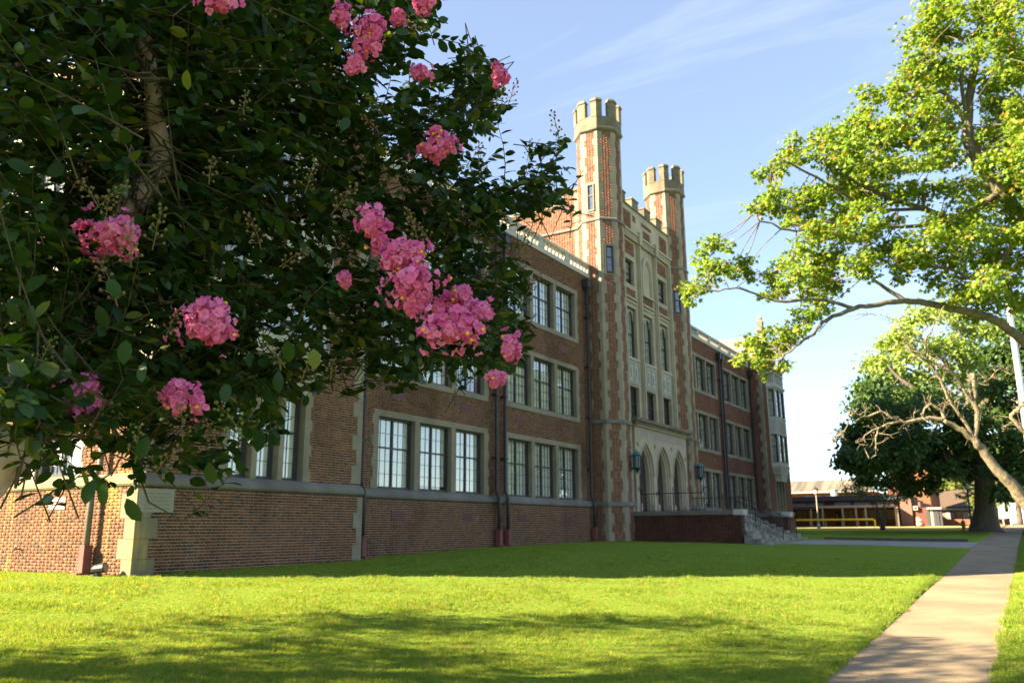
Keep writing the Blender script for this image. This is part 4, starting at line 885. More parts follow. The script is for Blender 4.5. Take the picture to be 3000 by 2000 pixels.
X_ = norm(xd[top]); Y_ = norm(np.cross(nr[top], X_)); Z_ = np.cross(X_, Y_)
for i in range(300):
    o = bpy.data.objects.new('leaf', lm); COL.objects.link(o); o.parent = crape; o.matrix_parent_inverse = inv; s = ss[top[i]]; p = ps[top[i]]
    o.matrix_basis = Matrix(((X_[i,0]*s, Y_[i,0]*s, Z_[i,0]*s, p[0]), (X_[i,1]*s, Y_[i,1]*s, Z_[i,1]*s, p[1]), (X_[i,2]*s, Y_[i,2]*s, Z_[i,2]*s, p[2]), (0,0,0,1)))
# blossom clusters
M_PINK = leaf_mat('blossom_pink', (.70,.10,.30), (.86,.27,.50), (1.2,1.0,1.1), .30, .05); M_YEL = mat('stamen_yellow', (.75,.42,.04), .7); M_BUD = leaf_mat('bud_green', (.15,.17,.035), (.20,.12,.06), (1,1,.6), .15, .12)
def blossom(c, rx, ry, d):
    s = d/FPX*1.27551; n = int(50+.055*rx*ry); q = norm(RNG.normal(size=(n, 3)))*np.where(RNG.random((n, 1)) < .2, RNG.uniform(.9, 1.35, (n, 1)), RNG.uniform(.45, 1.0, (n, 1)))
    q = q*(1+.28*np.sin(q[:, 0:1]*5+c[0])+.22*np.sin(q[:, 1:2]*6+c[1]*1.7))
    ctr = at_depth(*c, d)+(q[:, 0:1]*RT*rx+q[:, 1:2]*UP*ry+q[:, 2:3]*FW*min(rx, ry)*.8)*s
    q2 = norm(q[:, 0:1]*RT+q[:, 1:2]*UP+q[:, 2:3]*FW*.9-FW*.35); k = 11; Vs, Fs = [], []
    e1 = norm(np.cross(q2, np.array([.3,.2,.9]))); e2 = np.cross(q2, e1); r = RNG.uniform(.010, .0165, n)
    for i in range(n):
        a = np.arange(k)*2*math.pi/k+RNG.random(); b = len(Vs); Vs.append(ctr[i]-q2[i]*.004)
        for ring, h in ((.5, .35), (1.0, .2)):
            rr = r[i]*ring*RNG.uniform(.72, 1.18, k); hh = r[i]*(h+RNG.normal(size=k)*.33*ring)
            Vs += list(ctr[i]+(np.cos(a)*rr)[:, None]*e1[i]+(np.sin(a)*rr)[:, None]*e2[i]+hh[:, None]*q2[i])
        for j in range(k):
            j2 = (j+1) % k; Fs += [(b, b+1+j, b+1+j2), (b+1+j, b+1+k+j, b+1+k+j2), (b+1+j, b+1+k+j2, b+1+j2)]
    V = np.array(Vs); o = np_mesh('blossom_cluster', V, np.array(Fs), M_PINK, crape, attr=np.repeat(RNG.random(n), 2*k+1)); 
    st = MB()
    for i in RNG.choice(n, max(1, n//20), replace=False):
        if q2[i]@FW < .2:
            p = ctr[i]+q2[i]*.007
            st.lathe((p[0], p[1]), [(.0015,p[2]-.005),(.006,p[2]-.002),(.006,p[2]+.003),(.001,p[2]+.006)], 6)
    if st.v: st.build('stamens', M_YEL, o)['kind'] = 'stuff'
    return o
for c, rx, ry, d in (((250,540),56,42,2.35),((478,738),58,50,2.4),((182,918),56,44,2.25),((403,905),32,34,2.4),((455,925),14,22,2.4),((856,515),42,34,2.55),((872,552),14,18,2.55),((940,580),46,32,2.5),((897,598),20,16,2.5),((950,650),54,44,2.45),((950,700),28,22,2.45),((1025,705),52,26,2.6),((1035,755),62,44,2.4),((1098,715),28,22,2.5),((1062,672),18,14,2.55),((1000,338),40,36,3.1),((1020,325),26,22,3.1),((855,70),34,34,2.9),((840,105),26,24,2.9),((815,150),18,22,2.9),((785,38),16,22,2.9),((505,8),36,16,2.6),((972,8),20,20,3.0),((915,40),12,14,3.0),((965,165),20,18,3.2),((1147,172),15,22,3.4),((1172,800),20,34,2.9),((1140,868),20,15,2.9),((792,640),10,14,2.7),((1000,300),6,6,3.0)):
    blossom(c, rx, ry, d)
# seed-bud panicles
BT = []
for k in range(5):
    b = MB(); st = [(0,0,0),(.004,.006,.05),(.0,.01,.10),(.006,.004,.145)]; b.tube(st, [.0022,.002,.0015,.001], 4)
    for i in range(15):
        z = .02+.13*i/14; a = i*2.4+k; r = .032*(1.15-z/.16)+.004; p = (r*math.cos(a), r*math.sin(a), z+.012); b.tube([(0,0,z), (p[0]*.6, p[1]*.6, z+.008), p], .0011, 3); b.lathe((p[0], p[1]), [(.001,p[2]-.004),(.0055,p[2]),(.006,p[2]+.004),(.001,p[2]+.0095)], 6)
    me = bpy.data.meshes.new('bud_panicle'); me.from_pydata(b.v, [], b.f); me.materials.append(M_BUD); BT.append(me)
bud_px = [(215,470,2.2),(240,500,2.2),(60,800,2.1),(90,830,2.1),(300,600,2.2),(320,640,2.2),(270,690,2.2),(225,460,2.2),(150,660,2.2),(380,760,2.3),(350,560,2.3),(440,560,2.4),(600,560,2.5),(640,600,2.5),(580,480,2.5),(700,430,2.6),(760,480,2.6),(680,610,2.6),(655,830,2.4),(690,870,2.4),(640,915,2.4),(560,990,2.3),(500,1010,2.3),(280,1000,2.1),(310,1050,2.1),(340,1090,2.0),(400,1060,2.1),(100,1020,2.1),(180,1000,2.2),(820,850,2.5),(960,545,2.5),(990,545,2.5),(840,230,2.9),(880,250,2.9),(870,290,2.9),(1175,300,3.4),(1165,232,3.5),(1130,250,3.4),(1150,330,3.4),(1100,370,3.3),(1285,315,3.5),(1240,345,3.5),(1210,360,3.5),(1200,560,3.3),(1225,590,3.3),(1190,610,3.3),(1210,660,3.3),(1040,175,3.2),(960,80,3.1),(985,70,3.1),(530,330,2.7),(560,250,2.7),(480,410,2.6),(240,370,2.5),(160,430,2.5),(60,560,2.3),(30,930,2.1),(420,1000,2.2),(760,860,2.4),(745,560,2.6)]
for i, (x, y, d) in enumerate(bud_px):
    if i % 3 == 2: continue
    o = bpy.data.objects.new('bud_panicle', BT[i % 5]); COL.objects.link(o); o.parent = crape; o.matrix_parent_inverse = inv
    p = Vector(at_depth(x, y+14, d)); dr = Vector(tuple(UP*.8+RT*RNG.normal()*.5+FW*RNG.normal()*.3)).normalized(); o.matrix_basis = Matrix.Translation(p) @ dr.to_track_quat('Z', 'Y').to_matrix().to_4x4() @ Matrix.Scale(RNG.uniform(.55, .85), 4)

# ================================================================ maple on the verge, right
M_ML = leaf_mat('maple_leaf', (.115,.205,.024), (.235,.33,.042), (1.5,1.4,.5), .45, .10, .45, (.36,.22,.04)); M_MB = bark_mat('maple_bark', (.085,.072,.055), (.17,.15,.12), 7)
mx, my = 1.15, 24.0
maple = thing('maple_tree', 'tall bright green broadleaf tree reaching in from the right over the sidewalk', 'tree', (mx, my, G(mx, my)))
mn = []
def mlimb(name, pix, r0, r1, start=None, dd=0.0):
    pts = ([start] if start is not None else [])+[at_depth(x, y, d+dd) for x, y, d in pix]; o, P = limb(name, pts, list(np.linspace(r0*.68, r1*.75, len(pts))), M_MB, maple, 8, wob=.02); mn.extend(P.tolist()); return P
mb0 = np.array([mx, my, G(mx, my)-.1])
Tm = mlimb('trunk', [(2440,900,20.3),(2400,640,20.3),(2350,520,20.4),(2300,440,20.4),(2235,350,20.5),(2222,285,20.5),(2228,220,20.6),(2240,140,20.6),(2255,40,20.7),(2260,-90,20.8)], .36, .06, start=mb0)
c0 = at_depth(2420,780,20.3)
mlimb('branch', [(2380,800,20.0),(2340,775,19.8),(2290,738,19.6),(2220,714,19.5),(2150,700,19.4),(2080,690,19.3),(2020,698,19.2),(1960,708,19.1),(1900,735,19.0),(1868,765,19.0),(1825,795,19.0),(1790,830,19.0)], .19, .022, start=c0)
mlimb('branch', [(2080,690,19.3),(2040,665,19.4),(2005,640,19.4),(1985,615,19.5)], .09, .03)
mlimb('branch', [(1960,708,19.1),(1900,690,19.0),(1860,688,19.0),(1790,692,19.0),(1755,682,19.0),(1690,660,18.9),(1640,668,18.9),(1600,655,18.9)], .07, .015)
mlimb('branch', [(2300,440,20.4),(2200,500,20.3),(2120,480,20.2),(2060,460,20.1),(1990,430,20.0),(1930,400,19.9),(1880,370,19.8)], .13, .03)
mlimb('branch', [(2120,480,20.2),(2000,480,20.0),(1930,440,19.9),(1860,400,19.8),(1800,370,19.7),(1770,390,19.7)], .07, .02)
mlimb('branch', [(2200,500,20.3),(2100,520,20.0),(2000,520,19.8),(1900,510,19.6),(1830,530,19.5),(1760,510,19.4),(1730,490,19.4)], .08, .02)
mlimb('branch', [(2222,285,20.5),(2170,215,20.4),(2130,210,20.3),(2110,150,20.2)], .10, .03)
mlimb('branch', [(2222,280,20.5),(2210,180,20.4),(2230,100,20.3),(2270,20,20.2)], .08, .02)
mlimb('branch', [(2350,520,20.4),(2300,600,19.8),(2250,640,19.5),(2180,620,19.4),(2100,600,19.3)], .10, .03)
mlimb('branch', [(2400,640,20.3),(2480,500,20.6),(2540,350,20.8),(2560,200,21.0)], .16, .05)
MBL = [(1150,60,90),(1200,30,60),(1310,40,60),(1400,30,70),(1480,60,60),(1100,160,80),(1180,170,70),(1260,150,60),(1400,130,70),(1500,160,70),(1050,260,70),(1130,300,80),(1220,290,70),(1330,260,60),(1440,250,80),(1530,280,60),(1040,350,60),(1150,390,60),(1250,350,70),(1400,370,70),(1500,380,80),
(850,430,45),(840,500,35),(920,440,45),(970,400,40),(990,480,50),(1060,450,60),(1130,490,60),(1220,470,70),(1450,480,80),(1540,500,60),(760,570,45),(820,600,60),(900,570,60),(980,560,60),(1060,550,60),(1150,570,60),(1230,580,60),(1420,570,80),(1530,580,60),
(490,670,45),(460,720,35),(540,710,45),(630,640,45),(690,640,45),(640,710,50),(720,690,60),(800,680,70),(880,660,70),(960,640,70),(1050,650,60),(1140,650,60),(1220,670,60),(1340,660,70),(1450,660,80),(1540,680,70),(380,790,35),(440,780,40),(740,770,60),(820,770,60),(900,760,70),(980,750,70),(1060,750,60),(1150,730,50),(1240,740,50),(1400,760,70),(1500,760,70),
(340,960,40),(390,930,40),(430,890,45),(460,950,50),(520,910,45),(580,900,45),(620,930,50),(490,1000,40),(560,990,45),(640,870,50),(700,890,60),(780,870,60),(860,880,70),(950,880,70),(1030,870,60),(1120,880,60),(1230,860,60),(1330,850,60),(1440,880,80),(1530,860,70),(600,1040,40),(680,1010,60),(750,960,60),(830,980,60),(900,1000,40),(980,1020,40),(560,1110,40),(640,1080,50),(720,1060,60),(800,1080,60),(870,1060,40),
(1200,1010,80),(1300,980,80),(1400,970,80),(1500,980,80),(1130,1070,60),(1250,1090,80),(1350,1080,80),(1450,1080,80),(1540,1080,70),(100,1130,35),(140,1120,35),(200,1130,30),(90,1200,35),(130,1250,40),(60,1310,40),(20,1330,30),(100,1310,35),(40,1370,30),(170,1220,40),(230,1250,40),(280,1200,35),(290,1240,30),(320,1270,25),
(420,1250,40),(450,1300,50),(400,1340,35),(500,1200,45),(520,1270,60),(590,1180,50),(600,1280,60),(660,1220,60),(700,1170,60),(680,1300,60),(560,1350,40),(620,1370,40),(540,1420,30),(600,1430,35),(650,1410,30),(820,1190,50),(880,1160,60),(960,1120,60),(1040,1130,60),(830,1250,45),(960,1190,60),(1050,1200,60),(1000,1270,40),
(1130,1170,60),(1230,1180,80),(1340,1180,80),(1450,1180,80),(1540,1190,60),(1180,1270,60),(1280,1290,70),(1380,1290,80),(1480,1290,80),(1240,1360,50),(1330,1380,60),(1430,1390,70),(1530,1380,60),(1320,1440,50),(560,1470,30),(500,1510,35),(450,1520,30),(540,1500,30),(480,1560,30),(310,1555,25),(350,1560,30),
(305,1580,36),(365,1600,44),(265,1640,32),(345,1660,36),(425,1600,40),(465,1580,32),(485,1540,32),(445,1660,32),(465,1690,22),(385,1720,20),(405,1520,30)]
bl = []
for u, v, r in MBL:
    d = 19.9+RNG.uniform(-1.6, 1.6)*min(1, (u/900+.15)); p = at_depth(1568+u/2, v/2, d); bl.append((*p, r/2*1.27551/FPX*d*(1.28 if u < 900 else 1.12)))
for _ in range(70):                                       # the side of the crown beyond the frame
    p = at_depth(RNG.uniform(2380, 2760), RNG.uniform(-350, 640), 20.5+RNG.uniform(-3.5, 3.5)); bl.append((*p, RNG.uniform(.5, .85)))
cloud_tree(bl, 1750, LB, .15, M_ML, maple, mn, M_MB, sub=7, spread=.33, twr=(.016,.004))

# ================================================================ bare leaning tree by the sidewalk
M_DB = bark_mat('bare_bark', (.13,.10,.065), (.30,.25,.17), 22, (1,1,.6), 1.0)
Z8 = lambda u, v, d: at_depth(1803.2+u/2.857, 666.4+v/2.857, d)
bx, by = 1.35, 15.2
bare = thing('bare_tree', 'leafless pale-barked tree leaning over the sidewalk from the right edge', 'tree', (bx, by, G(bx, by)))
def dlimb(name, uv, r0, r1, d=13.2, start=None, n=8):
    pts = ([start] if start is not None else [])+[Z8(u, v, d) for u, v in uv]; o, P = limb(name, pts, list(np.linspace(r0*.72, r1*.55, len(pts))), M_DB, bare, n, wob=.012); return P
DP = [dlimb('trunk', [(1760,1640),(1600,1420),(1480,1270),(1400,1190),(1290,1040),(1230,980),(1130,900),(1040,850)], .17, .06, start=np.array([bx, by, G(bx, by)-.1])),
 dlimb('branch', [(1040,850),(950,840),(870,850),(790,865),(720,840),(630,800),(540,830),(480,820),(430,790)], .055, .012), dlimb('branch', [(770,855),(700,870),(620,900),(560,930),(500,970),(460,990)], .03, .008), dlimb('branch', [(610,905),(597,980),(590,1080),(550,1100)], .022, .007),
 dlimb('branch', [(1040,850),(1030,800),(960,750),(910,780),(890,820)], .05, .02), dlimb('branch', [(1240,985),(1190,880),(1110,770),(1060,680),(1000,560),(960,470),(870,400),(790,370)], .045, .010), dlimb('branch', [(1240,985),(1262,830),(1245,740),(1240,640),(1238,548)], .06, .045),
 dlimb('branch', [(1245,750),(1190,680),(1130,580),(1060,510),(990,490),(900,440),(810,380),(740,340)], .04, .010), dlimb('branch', [(1000,560),(960,500),(920,350),(960,260),(1000,190),(1040,100)], .018, .006), dlimb('branch', [(1245,610),(1330,590),(1380,540),(1440,520)], .018, .006),
 dlimb('branch', [(1700,1150),(1600,960),(1540,900),(1490,820),(1540,770),(1568,735),(1640,700)], .06, .035, 13.0), dlimb('branch', [(430,790),(400,900),(330,970)], .010, .004), dlimb('branch', [(870,400),(780,280),(730,200),(600,160),(500,150)], .012, .004)]
tw = MB()
for P in DP[1:]:
    L = len(P)
    for i in range(1, L):
        for _ in range(2):
            if RNG.random() < .38:
                a = P[i]; dv = norm(rnd_unit(1)[0]+norm(P[i]-P[i-1])*.7); l = RNG.uniform(.1, .34); b = a+dv*l*.5+RNG.normal(size=3)*.03; c = b+norm(dv+RNG.normal(size=3)*.5)*l*.5
                tw.tube([tuple(a), tuple(b), tuple(c)], [.007,.0045,.002], 4)
                for _ in range(1):
                    e = b+norm(dv+RNG.normal(size=3)*.8)*l*.5; tw.tube([tuple(b), tuple((b+e)/2+RNG.normal(size=3)*.02), tuple(e)], [.0045,.003,.0015], 4)
tw.build('twigs', M_DB, bare)['kind'] = 'stuff'
# ================================================================ shade trees out of frame to the south-west (they throw the dapple on the lawn)
M_SL = leaf_mat('shade_leaf', (.05,.10,.02), (.09,.15,.03), (1.4,1.5,.5), .35, .1)
def round_tree(name, x, y, h, cr, lab, m, bark, nb=34, dens=150, leaf=OV, size=.16, tr=.22, group=None, sq=.8, zc=None, low=None):
    g = G(x, y); o = thing(name, lab, 'tree', (x, y, g), group); zc = zc or h-cr*sq; nd = []
    pts = [(x, y, g-.1), (x+RNG.normal()*.1, y+RNG.normal()*.1, g+h*.3), (x+RNG.normal()*.3, y+RNG.normal()*.3, g+h*.6), (x+RNG.normal()*.3, y+RNG.normal()*.3, g+h*.9)]
    _, P = limb('trunk', pts, [tr*1.25, tr*.85, tr*.5, tr*.1], bark, o, 10); nd += P[len(P)//3:].tolist()
    for k in range(7):
        a = k*2.4+RNG.random(); s = P[int(len(P)*(.3+.08*k))]; e = s+np.array([math.cos(a)*cr*.75, math.sin(a)*cr*.75, cr*RNG.uniform(.2, .5)])
        _, Q = limb('branch', [s, (s+e)/2+np.array([0,0,.1*cr]), e], [tr*.4, tr*.25, tr*.08], bark, o, 6); nd += Q.tolist()
    q = norm(RNG.normal(size=(nb, 3)))*(RNG.random((nb, 1))**.4)*np.array([cr, cr, cr*sq])
    if low is not None: q[:, 2] = np.maximum(q[:, 2], low)
    bl = [(x+a, y+b, g+zc+c, cr*RNG.uniform(.2, .32)) for a, b, c in q]
    cloud_tree(bl, dens, leaf, size, m, o, nd, bark, twr=(tr*.16, tr*.05), sub=6); return o
M_OB = bark_mat('oak_bark', (.07,.055,.042), (.12,.10,.08), 5)
round_tree('shade_tree', -12.7, .2, 9.5, 4.2, 'broad leafy lawn tree standing beyond the near corner of the school', M_SL, M_OB, nb=30, dens=300)
round_tree('shade_tree', -8.9, -4.9, 9.8, 3.6, 'broad leafy lawn tree standing behind the crape myrtle', M_SL, M_OB, nb=46, dens=300)
# ================================================================ far side: oak, small trees, annex, church, lamps
M_OL = leaf_mat('oak_leaf', (.035,.075,.025), (.075,.125,.035), (1.5,1.6,.6), .35, .12); M_FL = leaf_mat('far_leaf', (.10,.14,.03), (.20,.22,.06), (1.3,1.3,.5), .35, .05); M_FG = leaf_mat('far_leaf_green', (.06,.12,.03), (.12,.18,.05), (1.3,1.3,.5), .35, .05)
ob = at_y(2264, 1216, 66); ox, oy = ob[0], 66.0; og = G(ox, oy)
oak = thing('oak_tree', 'massive dark oak with thick buttressed trunk beside the far sidewalk', 'tree', (ox, oy, og)); on = []
def olimb(name, pts, rr): _, P = limb(name, pts, rr, M_OB, oak, 12, wob=.03); on.extend(P.tolist())
OD = float(np.array([ox, oy, 0])@FW); op = lambda x, y, e=0: at_depth(x, y, OD+e)
olimb('trunk', [np.array([ox, oy, og-.2]), np.array([ox, oy, og+.35]), op(2262, 1170), op(2260, 1100), op(2255, 1040), op(2235, 960), op(2230, 860)], [1.35, .95, .64, .60, .58, .45, .2])
for e in ([(2245,1050,0),(2180,1010,-2),(2100,1000,-3),(2030,1010,-4)], [(2240,1000,0),(2160,930,2),(2080,880,3),(2040,840,4)], [(2250,1040,0),(2310,990,1),(2350,940,2)], [(2236,960,0),(2290,890,-2),(2320,840,-3)], [(2240,1020,0),(2150,1040,3),(2060,1060,4),(1980,1060,3)]):
    olimb('branch', [op(*q) for q in e], list(np.linspace(.32, .06, len(e))))
OB_ = [(2050,800,45),(2020,850,45),(2090,770,50),(2150,740,50),(2200,780,50),(2260,760,50),(2310,800,50),(2340,860,40),(2010,900,45),(2070,860,50),(2140,830,50),(2210,860,50),(2280,880,50),(1980,950,45),(2040,940,50),(2110,920,50),(2180,930,50),(2250,950,50),(2320,940,50),(1960,1000,45),(2020,1010,50),(2090,1000,50),(2160,1000,50),(2230,1010,45),(2300,1020,50),(2345,1000,40),(1945,1060,35),(2000,1060,45),(2060,1060,45),(2130,1060,45),(2190,1050,40),(2250,1070,45),(2310,1080,45),(2345,1090,35),(1980,1095,25),(2040,1100,35),(2100,1110,30),(2140,1110,25),(2180,1090,30),(2300,1130,25)]
OB_ = [q for q in OB_ if q[1] > 890 or q[0] > 2270]
bl = []
for x, y, r in OB_:
    for _ in range(2): p = op(x+RNG.normal()*12, y+RNG.normal()*8, RNG.uniform(-5.5, 5.5)); bl.append((*p, r*1.27551/FPX*OD*.95))
for _ in range(40): p = op(RNG.uniform(2360, 2560), RNG.uniform(720, 1090), RNG.uniform(-6, 6)); bl.append((*p, 1.6))
cloud_tree(bl, 300, OV, .33, M_OL, oak, on, M_OB, twr=(.07,.02), sub=7)
# paler tree behind the oak, its top in the sun
M_PE = leaf_mat('pecan_leaf', (.17,.25,.05), (.30,.38,.10), (1.4,1.4,.6), .4, .08); pq = at_y(2262, 1212, 82); pe = thing('pecan_tree', 'tall pale green tree rising behind the dark oak, its top in sunlight', 'tree', (pq[0], 82, G(pq[0], 82))); pn = []
PD = float(np.array([pq[0], 82, 0])@FW); pp = lambda x, y, e=0: at_depth(x, y, PD+e)
_, P = limb('trunk', [np.array([pq[0], 82, G(pq[0], 82)-.2]), pp(2255, 1000), pp(2225, 880), pp(2180, 790)], [.5,.42,.3,.1], M_OB, pe, 10); pn += P.tolist()
for e in ([(2205,930,0),(2130,870,-2),(2050,830,-3)], [(2200,900,0),(2280,840,2),(2330,800,2)], [(2190,850,0),(2120,780,2),(2080,750,2)]):
    _, P = limb('branch', [pp(*q) for q in e], [.2,.12,.05], M_OB, pe, 6); pn += P.tolist()
bl = []
for x, y, r in ((2050,790,40),(2020,840,40),(2080,765,36),(2120,730,36),(2160,725,36),(2200,735,36),(2240,755,36),(2280,760,36),(2310,800,40),(2340,850,36),(2000,890,36),(2050,860,40),(2100,820,40),(2150,790,40),(2200,800,40),(2250,820,40),(2060,920,40),(2110,880,40),(2170,860,40),(2230,880,40),(2290,860,40),(2010,950,34),(2150,930,36),(2280,920,36),(2340,940,36)):
    for _ in range(2): p = pp(x+RNG.normal()*10, y+RNG.normal()*8, RNG.uniform(-4, 4)); bl.append((*p, r*1.27551/FPX*PD*.9))
cloud_tree(bl, 170, OV, .36, M_PE, pe, pn, M_OB, twr=(.06,.02), sub=7)
# small multi-stem tree before the annex
sx, sy = at_y(2028, 1217, 72)[0], 72.0; sg_ = G(sx, sy); smt = thing('small_tree', 'small multi-stemmed dark tree in front of the low annex', 'tree', (sx, sy, sg_)); sn = []
for k in range(6):
    a = k*1.05; _, P = limb('stem', [(sx+.12*math.cos(a), sy+.12*math.sin(a), sg_-.05), (sx+.3*math.cos(a), sy+.3*math.sin(a), sg_+1.2), (sx+.9*math.cos(a), sy+.7*math.sin(a), sg_+2.6)], [.07,.05,.03], M_OB, smt, 6); sn += P.tolist()
cloud_tree([(sx+RNG.uniform(-2.6, 2.6), sy+RNG.uniform(-2, 2), sg_+RNG.uniform(2.5, 4.0), RNG.uniform(.5,.8)) for _ in range(26)], 260, OV, .15, M_OL, smt, sn, M_OB, twr=(.02,.008))
# background trees
for i, (px_, yy_, h, cr, m, lab) in enumerate(((2200,165,13,6.5,M_FL,'yellow-green tree glowing behind the church roof'),(2150,190,16,7,M_FG,'mid-green tree behind the church, farthest back'),(2290,140,11,4.5,M_FG,'green roadside tree just past the oak trunk'),(2318,175,15,6,M_FG,'tall green tree overhanging the far end of the sidewalk'),(2345,120,12,5,M_FL,'yellowish roadside tree at the right edge beyond the oak'),(2270,110,5.0,2.2,M_FL,'short olive-green tree close behind the oak trunk'))):
    p = at_y(px_, 1210, yy_); round_tree('background_tree', p[0], yy_, h, cr, lab, m, M_OB, nb=40, dens=60, leaf=SM, size=.6 if yy_ > 120 else .3, tr=.3, group='trees beyond the school grounds', sq=.95)
# ---- annex
Y0 = 104.0
def ax(x, y=1150, Y=Y0): return float(at_y(x, y, Y)[0])
def az(y, x=1950, Y=Y0): return float(at_y(x, y, Y)[2])
def tox(u): return (2300+u/5.88)/1.27551
def toy(v): return (1380+v/5.88)/1.27551
gA = G(ax(1950), Y0); M_ORB = mat('orange_brick', (.21,.085,.045), .9, scale=3, col2=(.16,.062,.036)); M_PINKW = mat('pink_wall', (.17,.10,.08), .9, scale=2, col2=(.145,.085,.07)); M_FASC = mat('dark_fascia', (.045,.045,.055), .7); M_LITE = mat('pale_panel', (.33,.33,.31), .7); M_TAN = mat('tan_blind', (.22,.19,.11), .8); M_POST = mat('pale_post', (.26,.22,.17), .7); M_CANO = mat('canopy_edge', (.27,.21,.18), .8)  # annex and gym brick is one mottled orange-brown colour
annex = thing('annex_building', 'low flat-roofed brick annex with a covered walkway behind the lawn', 'building', (ax(1950), Y0, gA))
xl, xr = ax(tox(-160)), ax(tox(2020)); B = MB
B().box(xl, xr, Y0, Y0+14, gA-.3, az(toy(430))).build('wall', M_ORB, annex); B().box(xl, xr+.2, Y0-1.0, Y0+14, az(toy(505)), az(toy(430))+.05).build('roof_fascia', M_FASC, annex)
for u0, u1 in ((90,670),(835,1140),(1180,1480),(1560,1880)):
    a, b = ax(tox(u0)), ax(tox(u1)); w_ = B().box(a, b, Y0-.08, Y0-.02, az(toy(610)), az(toy(530))).build('clerestory_window', M_LITE, annex); n = max(1, round((b-a)/2.2))
    for i in range(n+1): q = a+(b-a)*i/n; B().box(q-.05, q+.05, Y0-.12, Y0-.08, az(toy(610)), az(toy(530))).build('mullion', M_FASC, w_)
B().box(xl, xr-.5, Y0-4.2, Y0-.13, az(toy(640)), az(toy(598))).build('walkway_canopy', M_CANO, annex); B().box(xl, ax(tox(700)), Y0-4.24, Y0-4.2, az(toy(650)), az(toy(605))).build('canopy_fascia', M_FASC, annex)
for u0, u1 in ((190,360),(380,540),(560,680),(985,1150),(1310,1540),(1600,1860)):
    w_ = B().box(ax(tox(u0)), ax(tox(u1)), Y0-.07, Y0-.02, az(toy(830)), az(toy(672))).build('window', M_TAN, annex); B().box(ax(tox((u0+u1)/2))-.04, ax(tox((u0+u1)/2))+.04, Y0-.1, Y0-.07, az(toy(830)), az(toy(672))).build('mullion', M_FASC, w_)
d = B().box(ax(tox(850)), ax(tox(950)), Y0-.10, Y0-.02, gA-.05, az(toy(680))).build('door', M_WOOD, annex); B().box(ax(tox(865)), ax(tox(885)), Y0-.14, Y0-.10, az(toy(800)), az(toy(730))).build('notice', M_LITE, d)
for u in (630,975,1205,1885,1915,1370,430):
    q = ax(tox(u), 1150, Y0-4.0); B().box(q-.09, q+.09, Y0-4.1, Y0-3.9, gA-.2, az(toy(640))).build('canopy_post', M_POST, annex)
chm = B(); cxx = ax(tox(690)); chm.lathe((cxx, Y0+6), [(.45,az(toy(430))),(.42,az(toy(330))),(.42,az(toy(285))),(.5,az(toy(280))),(.5,az(toy(268)))], 10); chm.build('roof_stack', M_LITE, annex)
for u in (240, 410, 620): q = ax(tox(u)); B().lathe((q, Y0+5), [(.7,az(toy(430))),(.75,az(toy(405))),(.5,az(toy(388))),(.05,az(toy(383)))], 10).build('roof_vent', M_LITE, annex)
B().box(xr, ax(tox(2215)), Y0-2.5, Y0+10, gA-.3, az(toy(500))).build('end_wall', M_PINKW, annex); B().box(ax(tox(2215)), ax(tox(2350)), Y0-2.0, Y0+10, gA-.3, az(toy(690))).build('end_wall', M_ORB, annex); B().box(ax(tox(2215)), ax(tox(2352)), Y0-1.9, Y0+10, az(toy(690)), az(toy(560))).build('end_wall', M_PINKW, annex)
acu = B().box(ax(tox(2240)), ax(tox(2315)), Y0-2.6, Y0-2.0, az(toy(690)), az(toy(625))).build('air_conditioner', M_LITE, annex); B().box(ax(tox(2255)), ax(tox(2300)), Y0-2.63, Y0-2.6, az(toy(675)), az(toy(640))).build('grille', M_FASC, acu)
tox2 = lambda u: (2620+u/6.19)/1.27551; toy2 = lambda v: (1380+v/6.19)/1.27551
B().box(ax(tox2(400)), ax(tox2(620)), Y0-2.2, Y0+6, gA-.3, az(toy2(665), 2100)).build('end_wall', mat('dark_red_brick', (.13,.05,.045), .9, scale=3, col2=(.10,.04,.035)), annex)
B().box(ax(tox2(610)), ax(tox2(880)), Y0-2.6, Y0+3, az(toy2(700), 2130), az(toy2(660), 2130)).build('porch_roof', M_CANO, annex)
for u in (625, 690, 740, 800, 840): B().box(ax(tox2(u))-.15, ax(tox2(u))+.15, Y0-2.3, Y0-2.0, gA-.3, az(toy2(700), 2130)).build('porch_post', M_FASC if u != 690 else M_POST, annex)
B().box(ax(tox2(620)), ax(tox2(850)), Y0-.5, Y0-.3, gA-.3, az(toy2(705), 2130)).build('porch_back', mat('porch_dark', (.08,.04,.04), .9), annex)
# unseen block added behind the school's north end to keep the annex walkway shaded
hall = thing('shade_block', 'plain brick block added out of view to shade the annex walkway', 'building', (-35, 92, .0)); MB().box(-46, -25.6, 86.5, 98.5, -.4, 11.5).build('wall', M_ORB, hall); MB().box(-46.2, -25.4, 86.3, 98.7, 11.5, 11.8).build('roof', M_ROOF, hall)
